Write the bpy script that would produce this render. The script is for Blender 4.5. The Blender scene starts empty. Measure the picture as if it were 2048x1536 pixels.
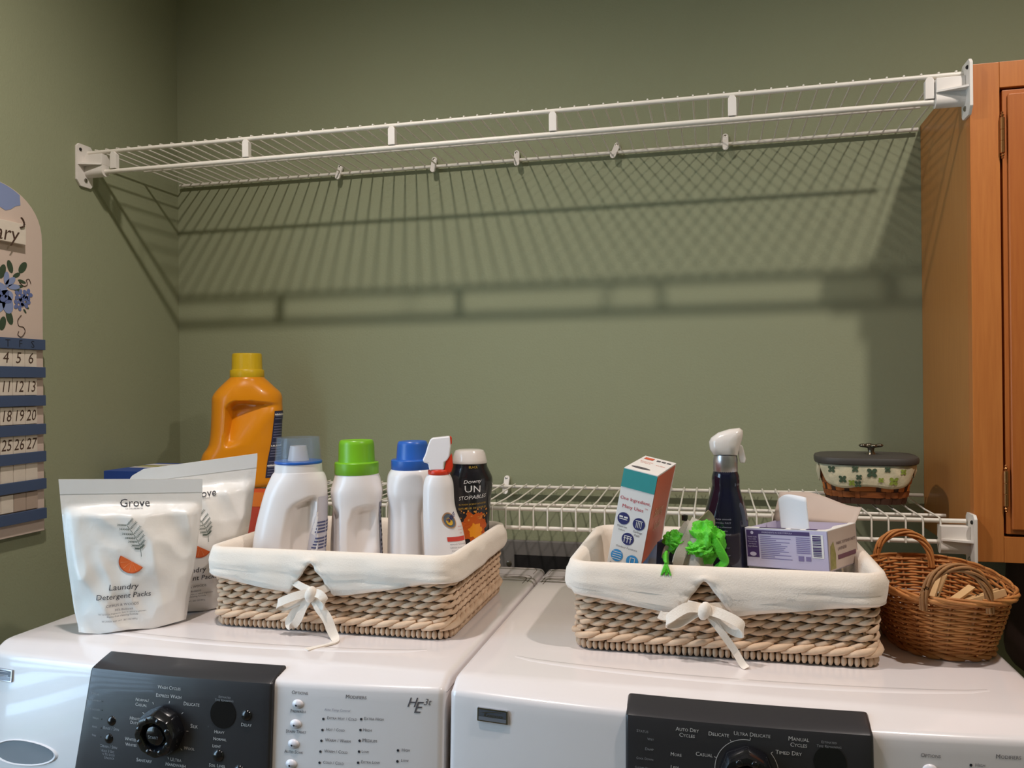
import bpy, bmesh, math, random
from mathutils import Vector, Matrix, noise

random.seed(7)
SC = bpy.context.scene
COL = SC.collection
PI = math.pi

# ------------------------------------------------------------------ camera
cam_d = bpy.data.cameras.new('camera')
cam = bpy.data.objects.new('camera', cam_d)
COL.objects.link(cam)
cam_d.sensor_width = 36.0
cam_d.lens = 1627.76 / 2048 * 36.0
cam_d.clip_start = 0.02
YAW, PITCH, ROLL = -0.2400, 0.0017, -0.0094
fwd = Vector((math.sin(YAW) * math.cos(PITCH), math.cos(YAW) * math.cos(PITCH), math.sin(PITCH)))
rgt = Vector((math.cos(YAW), -math.sin(YAW), 0))
upv = rgt.cross(fwd)
r2 = math.cos(ROLL) * rgt + math.sin(ROLL) * upv
u2 = -math.sin(ROLL) * rgt + math.cos(ROLL) * upv
M = Matrix(((r2.x, u2.x, -fwd.x, 1.2434), (r2.y, u2.y, -fwd.y, -1.7134), (r2.z, u2.z, -fwd.z, 1.3323), (0, 0, 0, 1)))
cam.matrix_world = M
SC.camera = cam

# ------------------------------------------------------------------ world, exposure
SC.view_settings.view_transform = 'Standard'
SC.view_settings.look = 'None'
SC.view_settings.gamma = 1.0
SC.view_settings.use_curve_mapping = False
SC.view_settings.exposure = 0.0
world = bpy.data.worlds.new('sky')
SC.world = world
world.use_nodes = True
world.node_tree.nodes['Background'].inputs[0].default_value = (0.55, 0.72, 1.0, 1)
world.node_tree.nodes['Background'].inputs[1].default_value = 1.0

BULB_W = 48.0
BULB_COL = (1.0, 0.90, 0.84)
DAY_W = 21.0
DAY_COL = (0.50, 0.75, 1.0)
# daylight coming in through the window in the left wall
ld = bpy.data.lights.new('daylight', 'AREA')
ld.shape = 'RECTANGLE'
ld.size = 1.20
ld.size_y = 0.74
ld.energy = DAY_W
ld.color = DAY_COL
lo = bpy.data.objects.new('daylight', ld)
COL.objects.link(lo)
lo.location = (-0.16, -1.305, 1.35)
lo.rotation_euler = (0, -PI / 2, 0)

# ------------------------------------------------------------------ materials
def lin(c):
    out = []
    for v in c:
        v = v / 255.0
        out.append(v / 12.92 if v <= 0.04045 else ((v + 0.055) / 1.055) ** 2.4)
    return (out[0], out[1], out[2], 1)

MATS = {}
def mat(name, rgb, rough=0.5, metal=0.0, var=0.0, vscale=6.0, bump=0.0, bscale=60.0, stretch=None,
        coat=0.0, trans=0.0, ior=1.45, rgb2=None, sheen=0.0, spec=0.5, sss=0.0):
    if name in MATS:
        return MATS[name]
    m = bpy.data.materials.new(name)
    m.use_nodes = True
    nt = m.node_tree
    b = nt.nodes['Principled BSDF']
    c = lin(rgb)
    b.inputs['Base Color'].default_value = c
    b.inputs['Roughness'].default_value = rough
    b.inputs['Metallic'].default_value = metal
    b.inputs['Coat Weight'].default_value = coat
    b.inputs['Coat Roughness'].default_value = 0.05
    b.inputs['Transmission Weight'].default_value = trans
    b.inputs['IOR'].default_value = ior
    b.inputs['Sheen Weight'].default_value = sheen
    b.inputs['Specular IOR Level'].default_value = spec
    if sss:
        b.inputs['Subsurface Weight'].default_value = sss
        b.inputs['Subsurface Radius'].default_value = (0.01, 0.008, 0.006)
    tc = nt.nodes.new('ShaderNodeTexCoord')
    mp = nt.nodes.new('ShaderNodeMapping')
    nt.links.new(tc.outputs['Object'], mp.inputs['Vector'])
    if stretch:
        mp.inputs['Scale'].default_value = stretch
    if var > 0 or rgb2:
        n = nt.nodes.new('ShaderNodeTexNoise')
        n.inputs['Scale'].default_value = vscale
        n.inputs['Detail'].default_value = 4
        nt.links.new(mp.outputs[0], n.inputs['Vector'])
        r = nt.nodes.new('ShaderNodeValToRGB')
        r.color_ramp.elements[0].position = 0.3
        r.color_ramp.elements[1].position = 0.7
        if rgb2:
            a, d = c, lin(rgb2)
        else:
            a = tuple(x * (1 - var) for x in c[:3]) + (1,)
            d = tuple(min(1, x * (1 + var)) for x in c[:3]) + (1,)
        r.color_ramp.elements[0].color = a
        r.color_ramp.elements[1].color = d
        nt.links.new(n.outputs['Fac'], r.inputs['Fac'])
        nt.links.new(r.outputs['Color'], b.inputs['Base Color'])
    if bump > 0:
        n2 = nt.nodes.new('ShaderNodeTexNoise')
        n2.inputs['Scale'].default_value = bscale
        n2.inputs['Detail'].default_value = 3
        nt.links.new(mp.outputs[0], n2.inputs['Vector'])
        bp = nt.nodes.new('ShaderNodeBump')
        bp.inputs['Strength'].default_value = bump
        bp.inputs['Distance'].default_value = 0.002
        nt.links.new(n2.outputs['Fac'], bp.inputs['Height'])
        nt.links.new(bp.outputs['Normal'], b.inputs['Normal'])
    MATS[name] = m
    return m

WALL = mat('sage_wall_paint', (147, 151, 121), 0.85, var=0.02, vscale=3, bump=0.25, bscale=220)
CEIL = mat('ceiling_paint', (225, 220, 208), 0.9)
FLOOR = mat('floor_vinyl', (150, 132, 110), 0.5, var=0.08, vscale=4)
WHITEWIRE = mat('white_vinyl_wire', (226, 220, 208), 0.38)
BRACKET = mat('white_bracket_plastic', (228, 222, 214), 0.45)
SCREW = mat('screw_steel', (150, 145, 135), 0.3, 1.0)
HOLE = mat('dark_hole', (30, 27, 24), 0.7)
WOOD = mat('maple_frame', (184, 110, 52), 0.42, rgb2=(194, 120, 58), vscale=14, stretch=(16, 16, 0.9), bump=0.05, bscale=30, coat=0.15)
WOOD_SIDE = mat('maple_side_panel', (176, 116, 58), 0.45, rgb2=(184, 124, 64), vscale=14, stretch=(16, 16, 0.8), coat=0.1)
WOOD_DOOR = mat('maple_door', (172, 96, 42), 0.42, rgb2=(182, 106, 48), vscale=14, stretch=(16, 16, 0.9), coat=0.15)
WOOD_GAP = mat('dark_gap', (60, 34, 18), 0.8)
BRASS = mat('aged_brass', (168, 118, 72), 0.32, 0.9)
ENAMEL = mat('white_enamel', (236, 228, 226), 0.22, coat=0.6, spec=0.5)
PANELW = mat('white_console_plastic', (226, 222, 224), 0.28, coat=0.3)
BLACKP = mat('charcoal_console', (52, 50, 52), 0.3, coat=0.15)
BLACKG = mat('gloss_black', (22, 22, 26), 0.12, coat=0.5)
GREYTXT = mat('grey_print', (92, 88, 92), 0.6)
LIGHTTXT = mat('pale_print', (206, 200, 194), 0.6)
DIMTXT = mat('dim_print', (150, 148, 148), 0.6)
BTNW = mat('white_button', (232, 226, 230), 0.25, coat=0.4)
CHROME = mat('chrome', (200, 200, 205), 0.15, 1.0)
BADGEFILL = mat('badge_grey', (96, 100, 108), 0.3, 0.4)
GROOVE = mat('groove_grey', (120, 112, 104), 0.6)
RUSH = mat('seagrass_strand', (198, 166, 136), 0.75, rgb2=(228, 197, 166), vscale=40, bump=0.35, bscale=160)
RUSH_D = mat('seagrass_stake', (150, 122, 90), 0.85, var=0.1, vscale=40)
LINER = mat('cream_canvas', (238, 225, 210), 0.9, var=0.02, vscale=8, bump=0.25, bscale=500, sheen=0.2)
WICKER = mat('brown_wicker', (200, 136, 76), 0.6, rgb2=(168, 104, 50), vscale=45, bump=0.2, bscale=120)
WICKER_D = mat('brown_wicker_stake', (142, 88, 44), 0.7, var=0.12, vscale=40)
WICKER_H = mat('weathered_wicker', (168, 118, 70), 0.65, rgb2=(138, 94, 56), vscale=40, bump=0.2, bscale=120)
PINWOOD = mat('clothespin_wood', (208, 168, 118), 0.7, var=0.06, vscale=30)
FOIL = mat('pouch_film', (240, 236, 230), 0.30, coat=0.25, bump=0.6, bscale=38)
FOILEDGE = mat('pouch_seal', (226, 226, 224), 0.42)
INK = mat('dark_ink', (44, 42, 48), 0.6)
GREENINK = mat('sprig_ink', (70, 84, 70), 0.6)
ORANGEINK = mat('orange_ink', (226, 104, 42), 0.6)
ORANGERIND = mat('orange_rind_ink', (200, 84, 34), 0.6)
PALEINK = mat('pale_orange_ink', (240, 170, 120), 0.6)
HDPEO = mat('orange_plastic', (232, 146, 18), 0.28, coat=0.25, sss=0.05)
CAPY = mat('yellow_cap', (214, 176, 28), 0.35)
HDPEW = mat('white_plastic', (238, 232, 230), 0.3, coat=0.2)
LIME = mat('lime_cap', (122, 186, 36), 0.35, coat=0.1)
BLUECAP = mat('blue_cap', (44, 98, 184), 0.35, coat=0.1)
def clear_mat(name, rgb, a):
    m = bpy.data.materials.new(name)
    m.use_nodes = True
    nt = m.node_tree
    b = nt.nodes['Principled BSDF']
    b.inputs['Base Color'].default_value = lin(rgb)
    b.inputs['Roughness'].default_value = 0.06
    b.inputs['Alpha'].default_value = a
    b.inputs['Coat Weight'].default_value = 0.5
    return m
CLEARBLUE = clear_mat('clear_blue_plastic', (150, 170, 190), 0.17)
GLASS = clear_mat('window_glass', (225, 235, 240), 0.08)
TRIGW = mat('trigger_white', (240, 236, 238), 0.25, coat=0.3)
TRIGRED = mat('trigger_red', (214, 58, 30), 0.35)
TRANSL = mat('milky_trigger', (226, 218, 210), 0.22, coat=0.5, sss=0.2)
SILVER = mat('silver_collar', (200, 198, 200), 0.3, 0.85)
BLACKB = mat('black_bottle', (30, 28, 32), 0.22, coat=0.4)
NAVYB = mat('navy_bottle', (26, 28, 48), 0.12, coat=0.6)
GREYBLUE = mat('label_greyblue', (86, 90, 128), 0.6)
LABELGREY = mat('label_grey', (150, 148, 160), 0.6)
LABELW = mat('label_white', (232, 228, 224), 0.55)
REDL = mat('label_red', (206, 66, 52), 0.5)
TEAL = mat('teal_print', (56, 150, 150), 0.5)
ORANGEL = mat('orange_label', (206, 88, 50), 0.42)
BLUEL = mat('blue_label', (48, 110, 176), 0.45)
CARDW = mat('white_card', (234, 230, 226), 0.55)
CARDL = mat('lavender_card', (196, 188, 214), 0.5)
CARDB = mat('kraft_card', (196, 178, 166), 0.7, var=0.03, vscale=20)
PURPLE = mat('purple_print', (70, 48, 100), 0.5)
NAVYP = mat('navy_print', (46, 48, 104), 0.5)
SKYP = mat('sky_print', (60, 148, 208), 0.5)
CRIMSON = mat('crimson_print', (190, 42, 70), 0.5)
GREENCL = mat('lime_mesh_cloth', (88, 196, 44), 0.5, var=0.2, vscale=40, bump=0.4, bscale=400)
GREYCL = mat('grey_pouch_cloth', (188, 182, 170), 0.7, bump=0.2, bscale=500)
BLUECARD = mat('blue_carton', (44, 78, 160), 0.45)
DARKLID = mat('slate_lid', (70, 66, 62), 0.55, var=0.06, vscale=10)
SPLINT = mat('woven_splint', (124, 66, 30), 0.5, rgb2=(160, 92, 42), vscale=30, stretch=(1, 1, 6))
SPLINT_L = mat('woven_splint_light', (184, 106, 46), 0.5, var=0.08, vscale=30)
SPLINT_D = mat('woven_splint_dark', (70, 40, 24), 0.6, var=0.1, vscale=30)
CLOVERCL = mat('checked_cream_cloth', (226, 212, 178), 0.85, rgb2=(196, 190, 158), vscale=60, bump=0.2, bscale=400)
CLOVER1 = mat('clover_dark', (66, 84, 62), 0.85)
CLOVER2 = mat('clover_light', (140, 156, 62), 0.85)
PEWTER = mat('pewter', (120, 112, 98), 0.3, 0.9)
CALBOARD = mat('calendar_board', (206, 186, 172), 0.7)
CALBLUE = mat('calendar_blue', (66, 82, 112), 0.65)
CALTILE = mat('calendar_tile', (218, 206, 190), 0.7, var=0.03, vscale=60)
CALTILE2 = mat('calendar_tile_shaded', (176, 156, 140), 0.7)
CALINK = mat('calendar_ink', (74, 52, 40), 0.7)
PETAL = mat('petal_blue', (132, 146, 184), 0.7)
PETAL2 = mat('petal_blue_dark', (98, 112, 160), 0.7)
LEAFG = mat('leaf_green', (58, 74, 54), 0.7)
GREYPL = mat('grey_outlet_plate', (116, 112, 108), 0.6, var=0.05, vscale=15)
DARKREC = mat('dark_recess', (26, 24, 24), 0.8)
DARKBAG = mat('dark_brown_vinyl', (52, 34, 28), 0.6, var=0.1, vscale=8)
BLIND = mat('blind_slat', (230, 228, 222), 0.6)
FRAMEW = mat('window_frame_white', (232, 230, 224), 0.5)

# ------------------------------------------------------------------ mesh builder
class MB:
    def __init__(s):
        s.v = []
        s.f = []
        s.fm = []
        s.cur = 0
    def add(s, verts, faces):
        o = len(s.v)
        s.v.extend([tuple(p) for p in verts])
        for f in faces:
            s.f.append(tuple(o + i for i in f))
            s.fm.append(s.cur)
        return s
    def box(s, a, b, mtx=None):
        (x0, y0, z0), (x1, y1, z1) = a, b
        vs = [Vector(p) for p in ((x0, y0, z0), (x1, y0, z0), (x1, y1, z0), (x0, y1, z0), (x0, y0, z1), (x1, y0, z1), (x1, y1, z1), (x0, y1, z1))]
        if mtx:
            vs = [mtx @ p for p in vs]
        return s.add(vs, [(0, 3, 2, 1), (4, 5, 6, 7), (0, 1, 5, 4), (1, 2, 6, 5), (2, 3, 7, 6), (3, 0, 4, 7)])
    def prism(s, outline, fn0, fn1):
        # outline of (a,b); fn0/fn1 map (a,b) to front and back points
        n = len(outline)
        vs = [fn0(a, b) for a, b in outline] + [fn1(a, b) for a, b in outline]
        fs = [tuple(range(n)), tuple(reversed(range(n, 2 * n)))]
        fs += [(i, i + n, (i + 1) % n + n, (i + 1) % n) for i in range(n)]
        return s.add(vs, fs)
    def rings(s, rings, closed=False, cap0=True, cap1=True):
        n = len(rings[0])
        vs = [p for r in rings for p in r]
        fs = []
        m = len(rings)
        for i in range(m if closed else m - 1):
            j = (i + 1) % m
            for k in range(n):
                l = (k + 1) % n
                fs.append((i * n + k, i * n + l, j * n + l, j * n + k))
        if not closed:
            if cap0:
                fs.append(tuple(reversed(range(n))))
            if cap1:
                fs.append(tuple(range((m - 1) * n, m * n)))
        return s.add(vs, fs)
    def grid(s, g):
        n = len(g[0])
        vs = [p for r in g for p in r]
        fs = []
        for i in range(len(g) - 1):
            for k in range(n - 1):
                fs.append((i * n + k, i * n + k + 1, (i + 1) * n + k + 1, (i + 1) * n + k))
        return s.add(vs, fs)
    def tube(s, pts, r, n=8, closed=False, flat=1.0, up=(0, 0, 1)):
        # r may be a number or a list; flat squeezes the tube across the up axis
        pts = [Vector(p) for p in pts]
        m = len(pts)
        rings = []
        upv = Vector(up)
        for i, p in enumerate(pts):
            a = pts[(i - 1) % m] if (closed or i > 0) else p
            b = pts[(i + 1) % m] if (closed or i < m - 1) else p
            t = (b - a)
            t = t.normalized() if t.length > 1e-9 else Vector((1, 0, 0))
            u = upv
            if abs(t.dot(u)) > 0.98:
                u = Vector((1, 0, 0)) if abs(t.x) < 0.9 else Vector((0, 1, 0))
            sd = t.cross(u).normalized()
            w = sd.cross(t).normalized()
            rr = r[i] if isinstance(r, (list, tuple)) else r
            rings.append([p + sd * (math.cos(2 * PI * k / n) * rr * flat) + w * (math.sin(2 * PI * k / n) * rr) for k in range(n)])
        return s.rings(rings, closed)
    def lathe(s, prof, c=(0, 0, 0), n=32, cap0=True, cap1=True):
        rings = [[Vector((c[0] + r * math.cos(2 * PI * k / n), c[1] + r * math.sin(2 * PI * k / n), c[2] + z)) for k in range(n)] for r, z in prof]
        return s.rings(rings, False, cap0, cap1)
    def ribbon(s, pts, w, th=0.0016, side=(0, 0, 1)):
        pts = [Vector(p) for p in pts]
        rings = []
        m = len(pts)
        for i, p in enumerate(pts):
            t = (pts[min(i + 1, m - 1)] - pts[max(i - 1, 0)]).normalized()
            sd = Vector(side[i]) if isinstance(side, list) else Vector(side)
            sd = (sd - t * sd.dot(t)).normalized()
            nn = t.cross(sd)
            ww = w[i] if isinstance(w, (list, tuple)) else w
            rings.append([p + sd * ww / 2 + nn * th / 2, p + sd * ww / 2 - nn * th / 2, p - sd * ww / 2 - nn * th / 2, p - sd * ww / 2 + nn * th / 2])
        return s.rings(rings)
    def build(s, name, m, parent=None, smooth=None, bevel=0.0, label=None, kind=None, seg=2, origin=None):
        me = bpy.data.meshes.new(name)
        vs = s.v
        off = None
        if parent is not None and parent.get('_w'):
            off = Vector(parent['_w'])
        elif origin is not None:
            off = Vector(origin)
        if off is not None:
            vs = [tuple(Vector(p) - off) for p in vs]
        me.from_pydata(vs, [], s.f)
        ms = m if isinstance(m, list) else [m]
        for q in ms:
            me.materials.append(q)
        if len(ms) > 1:
            for i, p in enumerate(me.polygons):
                p.material_index = s.fm[i]
        if bevel > 0:
            bm = bmesh.new()
            bm.from_mesh(me)
            bmesh.ops.remove_doubles(bm, verts=bm.verts, dist=1e-6)
            bmesh.ops.recalc_face_normals(bm, faces=bm.faces)
            es = [e for e in bm.edges if len(e.link_faces) == 2 and e.calc_face_angle(0) > 0.5]
            bmesh.ops.bevel(bm, geom=es, offset=bevel, segments=seg, affect='EDGES', profile=0.5, clamp_overlap=True)
            bm.to_mesh(me)
            bm.free()
            if smooth is None:
                smooth = 35
        else:
            bm = bmesh.new()
            bm.from_mesh(me)
            bmesh.ops.recalc_face_normals(bm, faces=bm.faces)
            bm.to_mesh(me)
            bm.free()
        if smooth:
            me.polygons.foreach_set('use_smooth', [True] * len(me.polygons))
            me.set_sharp_from_angle(angle=math.radians(smooth))
        o = bpy.data.objects.new(name, me)
        COL.objects.link(o)
        if bevel > 0:
            wn = o.modifiers.new('flat_faces', 'WEIGHTED_NORMAL')
            wn.keep_sharp = True
        if parent is not None:
            o.parent = parent
            if o.parent.get('_w'):
                o['_w'] = parent['_w']
        elif origin is not None:
            o.location = origin
            o['_w'] = list(origin)
        if label:
            o['label'] = label
        if kind:
            o['kind'] = kind
        return o

def thing(name, label, cat, loc=(0, 0, 0), rotz=0.0, group=None, world=False):
    o = bpy.data.objects.new(name, None)
    COL.objects.link(o)
    o.empty_display_size = 0.02
    o.location = loc
    o.rotation_euler = (0, 0, rotz)
    o['label'] = label
    o['category'] = cat
    if group:
        o['group'] = group
    if world:
        o['_w'] = list(loc)
    return o

def tag(o, label, cat, group=None):
    o['label'] = label
    o['category'] = cat
    if group:
        o['group'] = group
    return o

def share(src, name, parent, loc=None, rot=None):
    c = src.copy()
    COL.objects.link(c)
    c.name = name
    c.parent = parent
    if loc is not None:
        c.location = loc
    if rot is not None:
        c.rotation_euler = rot
    return c

def struct(name, mb, m, smooth=None, bevel=0.0):
    return mb.build(name, m, None, smooth, bevel, kind='structure')

# ------------------------------------------------------------------ lettering
CHARS = "ABCDEFGHIJKLMNOPQRSTUVWXYZabcdefghijklmnopqrstuvwxyz0123456789/.,&-%+'"
GL = {}
def load_glyphs():
    tmp = []
    for c in CHARS:
        for t in (c, c + c):
            cu = bpy.data.curves.new('glyph', 'FONT')
            cu.body = t
            cu.size = 1.0
            cu.resolution_u = 2
            ob = bpy.data.objects.new('glyph', cu)
            COL.objects.link(ob)
            tmp.append((c, t, ob))
    dg = bpy.context.evaluated_depsgraph_get()
    dg.update()
    for c, t, ob in tmp:
        me = ob.evaluated_get(dg).to_mesh()
        vs = [(v.co.x, v.co.y) for v in me.vertices]
        fs = [tuple(p.vertices) for p in me.polygons]
        mx = max((v[0] for v in vs), default=0.3)
        if t == c:
            GL[c] = [vs, fs, mx, 0.6]
        else:
            GL[c][3] = mx - GL[c][2]
        ob.evaluated_get(dg).to_mesh_clear()
    for c, t, ob in tmp:
        cu = ob.data
        bpy.data.objects.remove(ob)
        bpy.data.curves.remove(cu)
load_glyphs()

def text(mb, s, fn, size=None, width=None, shear=0.0, caps=False, align='C', xs=1.0):
    """Letters of s laid along local (a,b), mapped to space by fn(a,b)."""
    items = []
    x = 0.0
    for ch in s:
        k = 1.0
        g = ch
        if caps and ch.islower():
            g = ch.upper()
            k = 0.78
        if g not in GL:
            x += 0.28
            continue
        items.append((g, x, k))
        x += GL[g][3] * k
    tot = max(x, 1e-6)
    sc = size if size else width / (tot * xs)
    x0 = {'C': -tot / 2, 'L': 0.0, 'R': -tot}[align]
    for g, gx, k in items:
        vs, fs = GL[g][0], GL[g][1]
        pts = []
        for vx, vy in vs:
            a = (x0 + gx + vx * k) * sc * xs
            b = (vy * k - 0.35) * sc
            pts.append(fn(a + b * shear, b))
        mb.add(pts, fs)
    return sc

def disc(mb, fn, a, b, ra, rb=None, n=20, rot=0.0):
    rb = rb or ra
    pts = []
    for k in range(n):
        t = 2 * PI * k / n
        p, q = ra * math.cos(t), rb * math.sin(t)
        pts.append(fn(a + p * math.cos(rot) - q * math.sin(rot), b + p * math.sin(rot) + q * math.cos(rot)))
    mb.add(pts, [tuple(range(n))])

def rect(mb, fn, a0, b0, a1, b1, nx=1, ny=1):
    g = [[fn(a0 + (a1 - a0) * i / nx, b0 + (b1 - b0) * j / ny) for i in range(nx + 1)] for j in range(ny + 1)]
    mb.grid(g)

def smooth01(x):
    x = max(0.0, min(1.0, x))
    return x * x * (3 - 2 * x)

# ------------------------------------------------------------------ the room
RX, RY, CZ = 2.70, -3.30, 2.47
mb = MB(); mb.box((-0.12, 0, 0), (RX + 0.12, 0.12, CZ)); struct('wall_back', mb, WALL)
WY0, WY1, WZ0, WZ1 = -1.68, -0.93, 0.74, 1.96
mb = MB()
mb.box((-0.12, RY, 0), (0, WY0, CZ)); mb.box((-0.12, WY1, 0), (0, 0, CZ))
mb.box((-0.12, WY0, 0), (0, WY1, WZ0)); mb.box((-0.12, WY0, WZ1), (0, WY1, CZ))
struct('wall_left', mb, WALL)
mb = MB(); mb.box((RX, RY, 0), (RX + 0.12, 0, CZ)); struct('wall_right', mb, WALL)
mb = MB(); mb.box((-0.12, RY - 0.12, 0), (RX + 0.12, RY, CZ)); struct('wall_front', mb, WALL)
mb = MB(); mb.box((-0.12, RY - 0.12, -0.1), (RX + 0.12, 0.12, 0)); struct('floor', mb, FLOOR)
mb = MB(); mb.box((-0.12, RY - 0.12, CZ), (RX + 0.12, 0.12, CZ + 0.1)); struct('ceiling', mb, CEIL)
mb = MB()
for (a, b) in (((WY0 - 0.06, WZ0 - 0.06), (WY0, WZ1 + 0.06)), ((WY1, WZ0 - 0.06), (WY1 + 0.06, WZ1 + 0.06)),
               ((WY0, WZ0 - 0.06), (WY1, WZ0)), ((WY0, WZ1), (WY1, WZ1 + 0.06))):
    mb.box((0.0005, a[0], a[1]), (0.018, b[0], b[1]))
win = struct('window_1', mb, FRAMEW)
mb = MB(); mb.box((-0.105, WY0, WZ0), (-0.100, WY1, WZ1)); mb.build('pane', GLASS, win)
slat = None
nsl = 26
for i in range(nsl):
    z = WZ0 + 0.03 + i * (WZ1 - WZ0 - 0.05) / (nsl - 1)
    if slat is None:
        mb = MB(); mb.box((-0.018, -0.37, -0.001), (0.018, 0.37, 0.001))
        slat = mb.build('blind_slat', BLIND, win)
        slat.location = (-0.05, (WY0 + WY1) / 2, z); slat.rotation_euler = (0, 0.45, 0)
    else:
        share(slat, 'blind_slat', win, (-0.05, (WY0 + WY1) / 2, z))

def ceiling_lamp(x, y, z, label):
    t = thing('ceiling_lamp', label, 'lamp', (x, y, CZ))
    MB().lathe([(0.085, 0.0), (0.085, -0.006), (0.070, -0.010), (0.060, -0.004), (0.055, -0.001)], n=36).build('trim_ring', BRACKET, t, 40)
    MB().lathe([(0.020, -0.001), (0.020, -0.010), (0.016, -0.012)], n=20).build('socket', BRACKET, t, 40)
    l = bpy.data.lights.new('bulb', 'SPOT')
    l.energy = BULB_W
    l.color = BULB_COL
    l.shadow_soft_size = 0.027
    l.spot_size = math.radians(168)
    l.spot_blend = 1.0
    o = bpy.data.objects.new('bulb', l)
    COL.objects.link(o)
    o.location = (x, y, z)
    return t
ceiling_lamp(0.595, -0.968, 2.436, 'round ceiling downlight over the washer')
ceiling_lamp(1.851, -0.968, 2.436, 'round ceiling downlight in front of the wooden cabinet')

# ------------------------------------------------------------------ wire shelves
ZU, ZL = 1.8174, 1.1136
def screw(mb, c, axis, r=0.0035):
    c = Vector(c); axis = Vector(axis).normalized()
    mb.tube([c, c + axis * 0.0015, c + axis * 0.0028], [r, r, r * 0.55], 10)

def end_bracket(parent, x, sx, zr, name='end_bracket'):
    # x wall plane, sx direction into the room, zr height of the top rod
    mb = MB()
    def o(pts):
        mb.prism(pts, lambda a, b: Vector((x, a, b)), lambda a, b: Vector((x + sx * 0.005, a, b)))
    yp0, yp1 = -0.327, -0.283
    z0, z1 = zr - 0.072, zr + 0.014
    o([(yp0 + 0.006, z1), (yp0, z1 - 0.006), (yp0, z0 + 0.012), (yp0 + 0.010, z0), (yp1 - 0.006, z0), (yp1, z0 + 0.006), (yp1, z1 - 0.006), (yp1 - 0.006, z1)])
    br = mb.build(name, BRACKET, parent, bevel=0.001)
    mb = MB()
    xa, xb = x + sx * 0.005, x + sx * 0.047
    lo, hi = min(xa, xb), max(xa, xb)
    mb.box((lo, -0.3085, zr - 0.0285), (hi, -0.284, zr - 0.0065))
    mb.build('socket', BRACKET, br, bevel=0.0012)
    mb = MB()   # gusset ledge
    mb.prism([(xa, -0.3085), (xb, -0.3085), (xa, -0.325)], lambda a, b: Vector((a, b, zr - 0.0265)), lambda a, b: Vector((a, b, zr - 0.0295)))
    mb.build('gusset', BRACKET, br)
    mb = MB()   # half-round cup around the lower rod
    rings = []
    for q in range(13):
        t = PI * 0.0 + PI * q / 12
        rings.append((math.cos(t), -math.sin(t)))
    g = []
    for xx in (xa, xb):
        g.append([Vector((xx, -0.2965 + c * 0.0115, zr - 0.040 + s_ * 0.0115)) for c, s_ in rings])
    ring0 = g[0] + [Vector((xa, -0.2965 - 0.0095, zr - 0.0285)), Vector((xa, -0.2965 + 0.0095, zr - 0.0285))]
    ring1 = g[1] + [Vector((xb, -0.2965 - 0.0095, zr - 0.0285)), Vector((xb, -0.2965 + 0.0095, zr - 0.0285))]
    mb.rings([ring0, ring1])
    mb.build('rod_cup', BRACKET, br, 40)
    mb = MB()
    screw(mb, (x + sx * 0.005, -0.304, z0 + 0.014), (sx, 0, 0), 0.0042)
    mb.build('screw', SCREW, br, 40)
    mb = MB()
    screw(mb, (x + sx * 0.005, -0.318, z1 - 0.012), (sx, 0, 0), 0.0032)
    mb.build('screw', HOLE, br, 40)
    return br

def wall_clip(parent, x, z, tilt):
    mb = MB()
    ca, sa = math.cos(tilt), math.sin(tilt)
    def P(a, b, d):
        return Vector((x + a * ca - b * sa, -d, z + a * sa + b * ca))
    out = []
    for k in range(9):
        t = PI * k / 8
        out.append((0.0058 * math.cos(t), 0.010 + 0.0058 * math.sin(t)))
    for k in range(9):
        t = PI + PI * k / 8
        out.append((0.0058 * math.cos(t), -0.016 + 0.0058 * math.sin(t)))
    mb.prism(out, lambda a, b: P(a, b, 0.0225 if b < -0.008 else 0.006), lambda a, b: P(a, b, 0.018 if b < -0.008 else 0.0003))
    c = mb.build('wall_clip', BRACKET, parent, 35)
    mb = MB(); screw(mb, P(0, 0.009, 0.006), (0, -1, 0), 0.004); mb.build('screw', SCREW, c, 40)
    return c

UP = thing('wire_shelf', 'upper white wire shelf with hanging rod high on the green wall', 'shelf', (0.82, 0.0, ZU), world=True)
X0U = 0.0240
def rod(name, pts, r, parent, n=10):
    mb = MB(); mb.tube(pts, r, n); return mb.build(name, WHITEWIRE, parent, 50)
rod('front_rod', [(0.004, -0.295, ZU), (1.636, -0.295, ZU)], 0.0040, UP)
rod('hanging_rod', [(0.012, -0.2965, ZU - 0.0415), (1.620, -0.2965, ZU - 0.0415)], 0.0046, UP)
rod('middle_rod', [(0.022, -0.147, ZU - 0.0008), (1.606, -0.147, ZU - 0.0008)], 0.0030, UP)
rod('back_rod', [(0.014, -0.011, ZU - 0.001), (1.6335, -0.011, ZU - 0.001)], 0.0036, UP)
wire0 = None
for i in range(64):
    x = X0U + 0.0254 * i
    if wire0 is None:
        mb = MB(); mb.tube([(x, -0.2985, ZU + 0.0042), (x, -0.2925, ZU + 0.0050), (x, -0.15, ZU + 0.0040), (x, -0.006, ZU + 0.0036)], 0.0017, 6)
        wire0 = mb.build('cross_wire', WHITEWIRE, UP, 60)
    else:
        share(wire0, 'cross_wire', UP, (x - X0U, 0, 0))
sp0 = None
for x in (0.068, 0.369, 0.672, 0.976, 1.282, 1.585):
    if sp0 is None:
        mb = MB()
        out = [(-0.0068, -0.0365), (0.0068, -0.0365), (0.0068, -0.0075), (0.0035, -0.0025), (-0.0035, -0.0025), (-0.0068, -0.0075)]
        mb.prism(out, lambda a, b: Vector((x + a, -0.3020, ZU + b)), lambda a, b: Vector((x + a, -0.2905, ZU + b)))
        sp0 = mb.build('spacer', BRACKET, UP, bevel=0.0008)
        sx0 = x
    else:
        share(sp0, 'spacer', UP, (x - sx0, 0, 0))
end_bracket(UP, 0.0, 1, ZU)
end_bracket(UP, 1.6398, -1, ZU)
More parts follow.
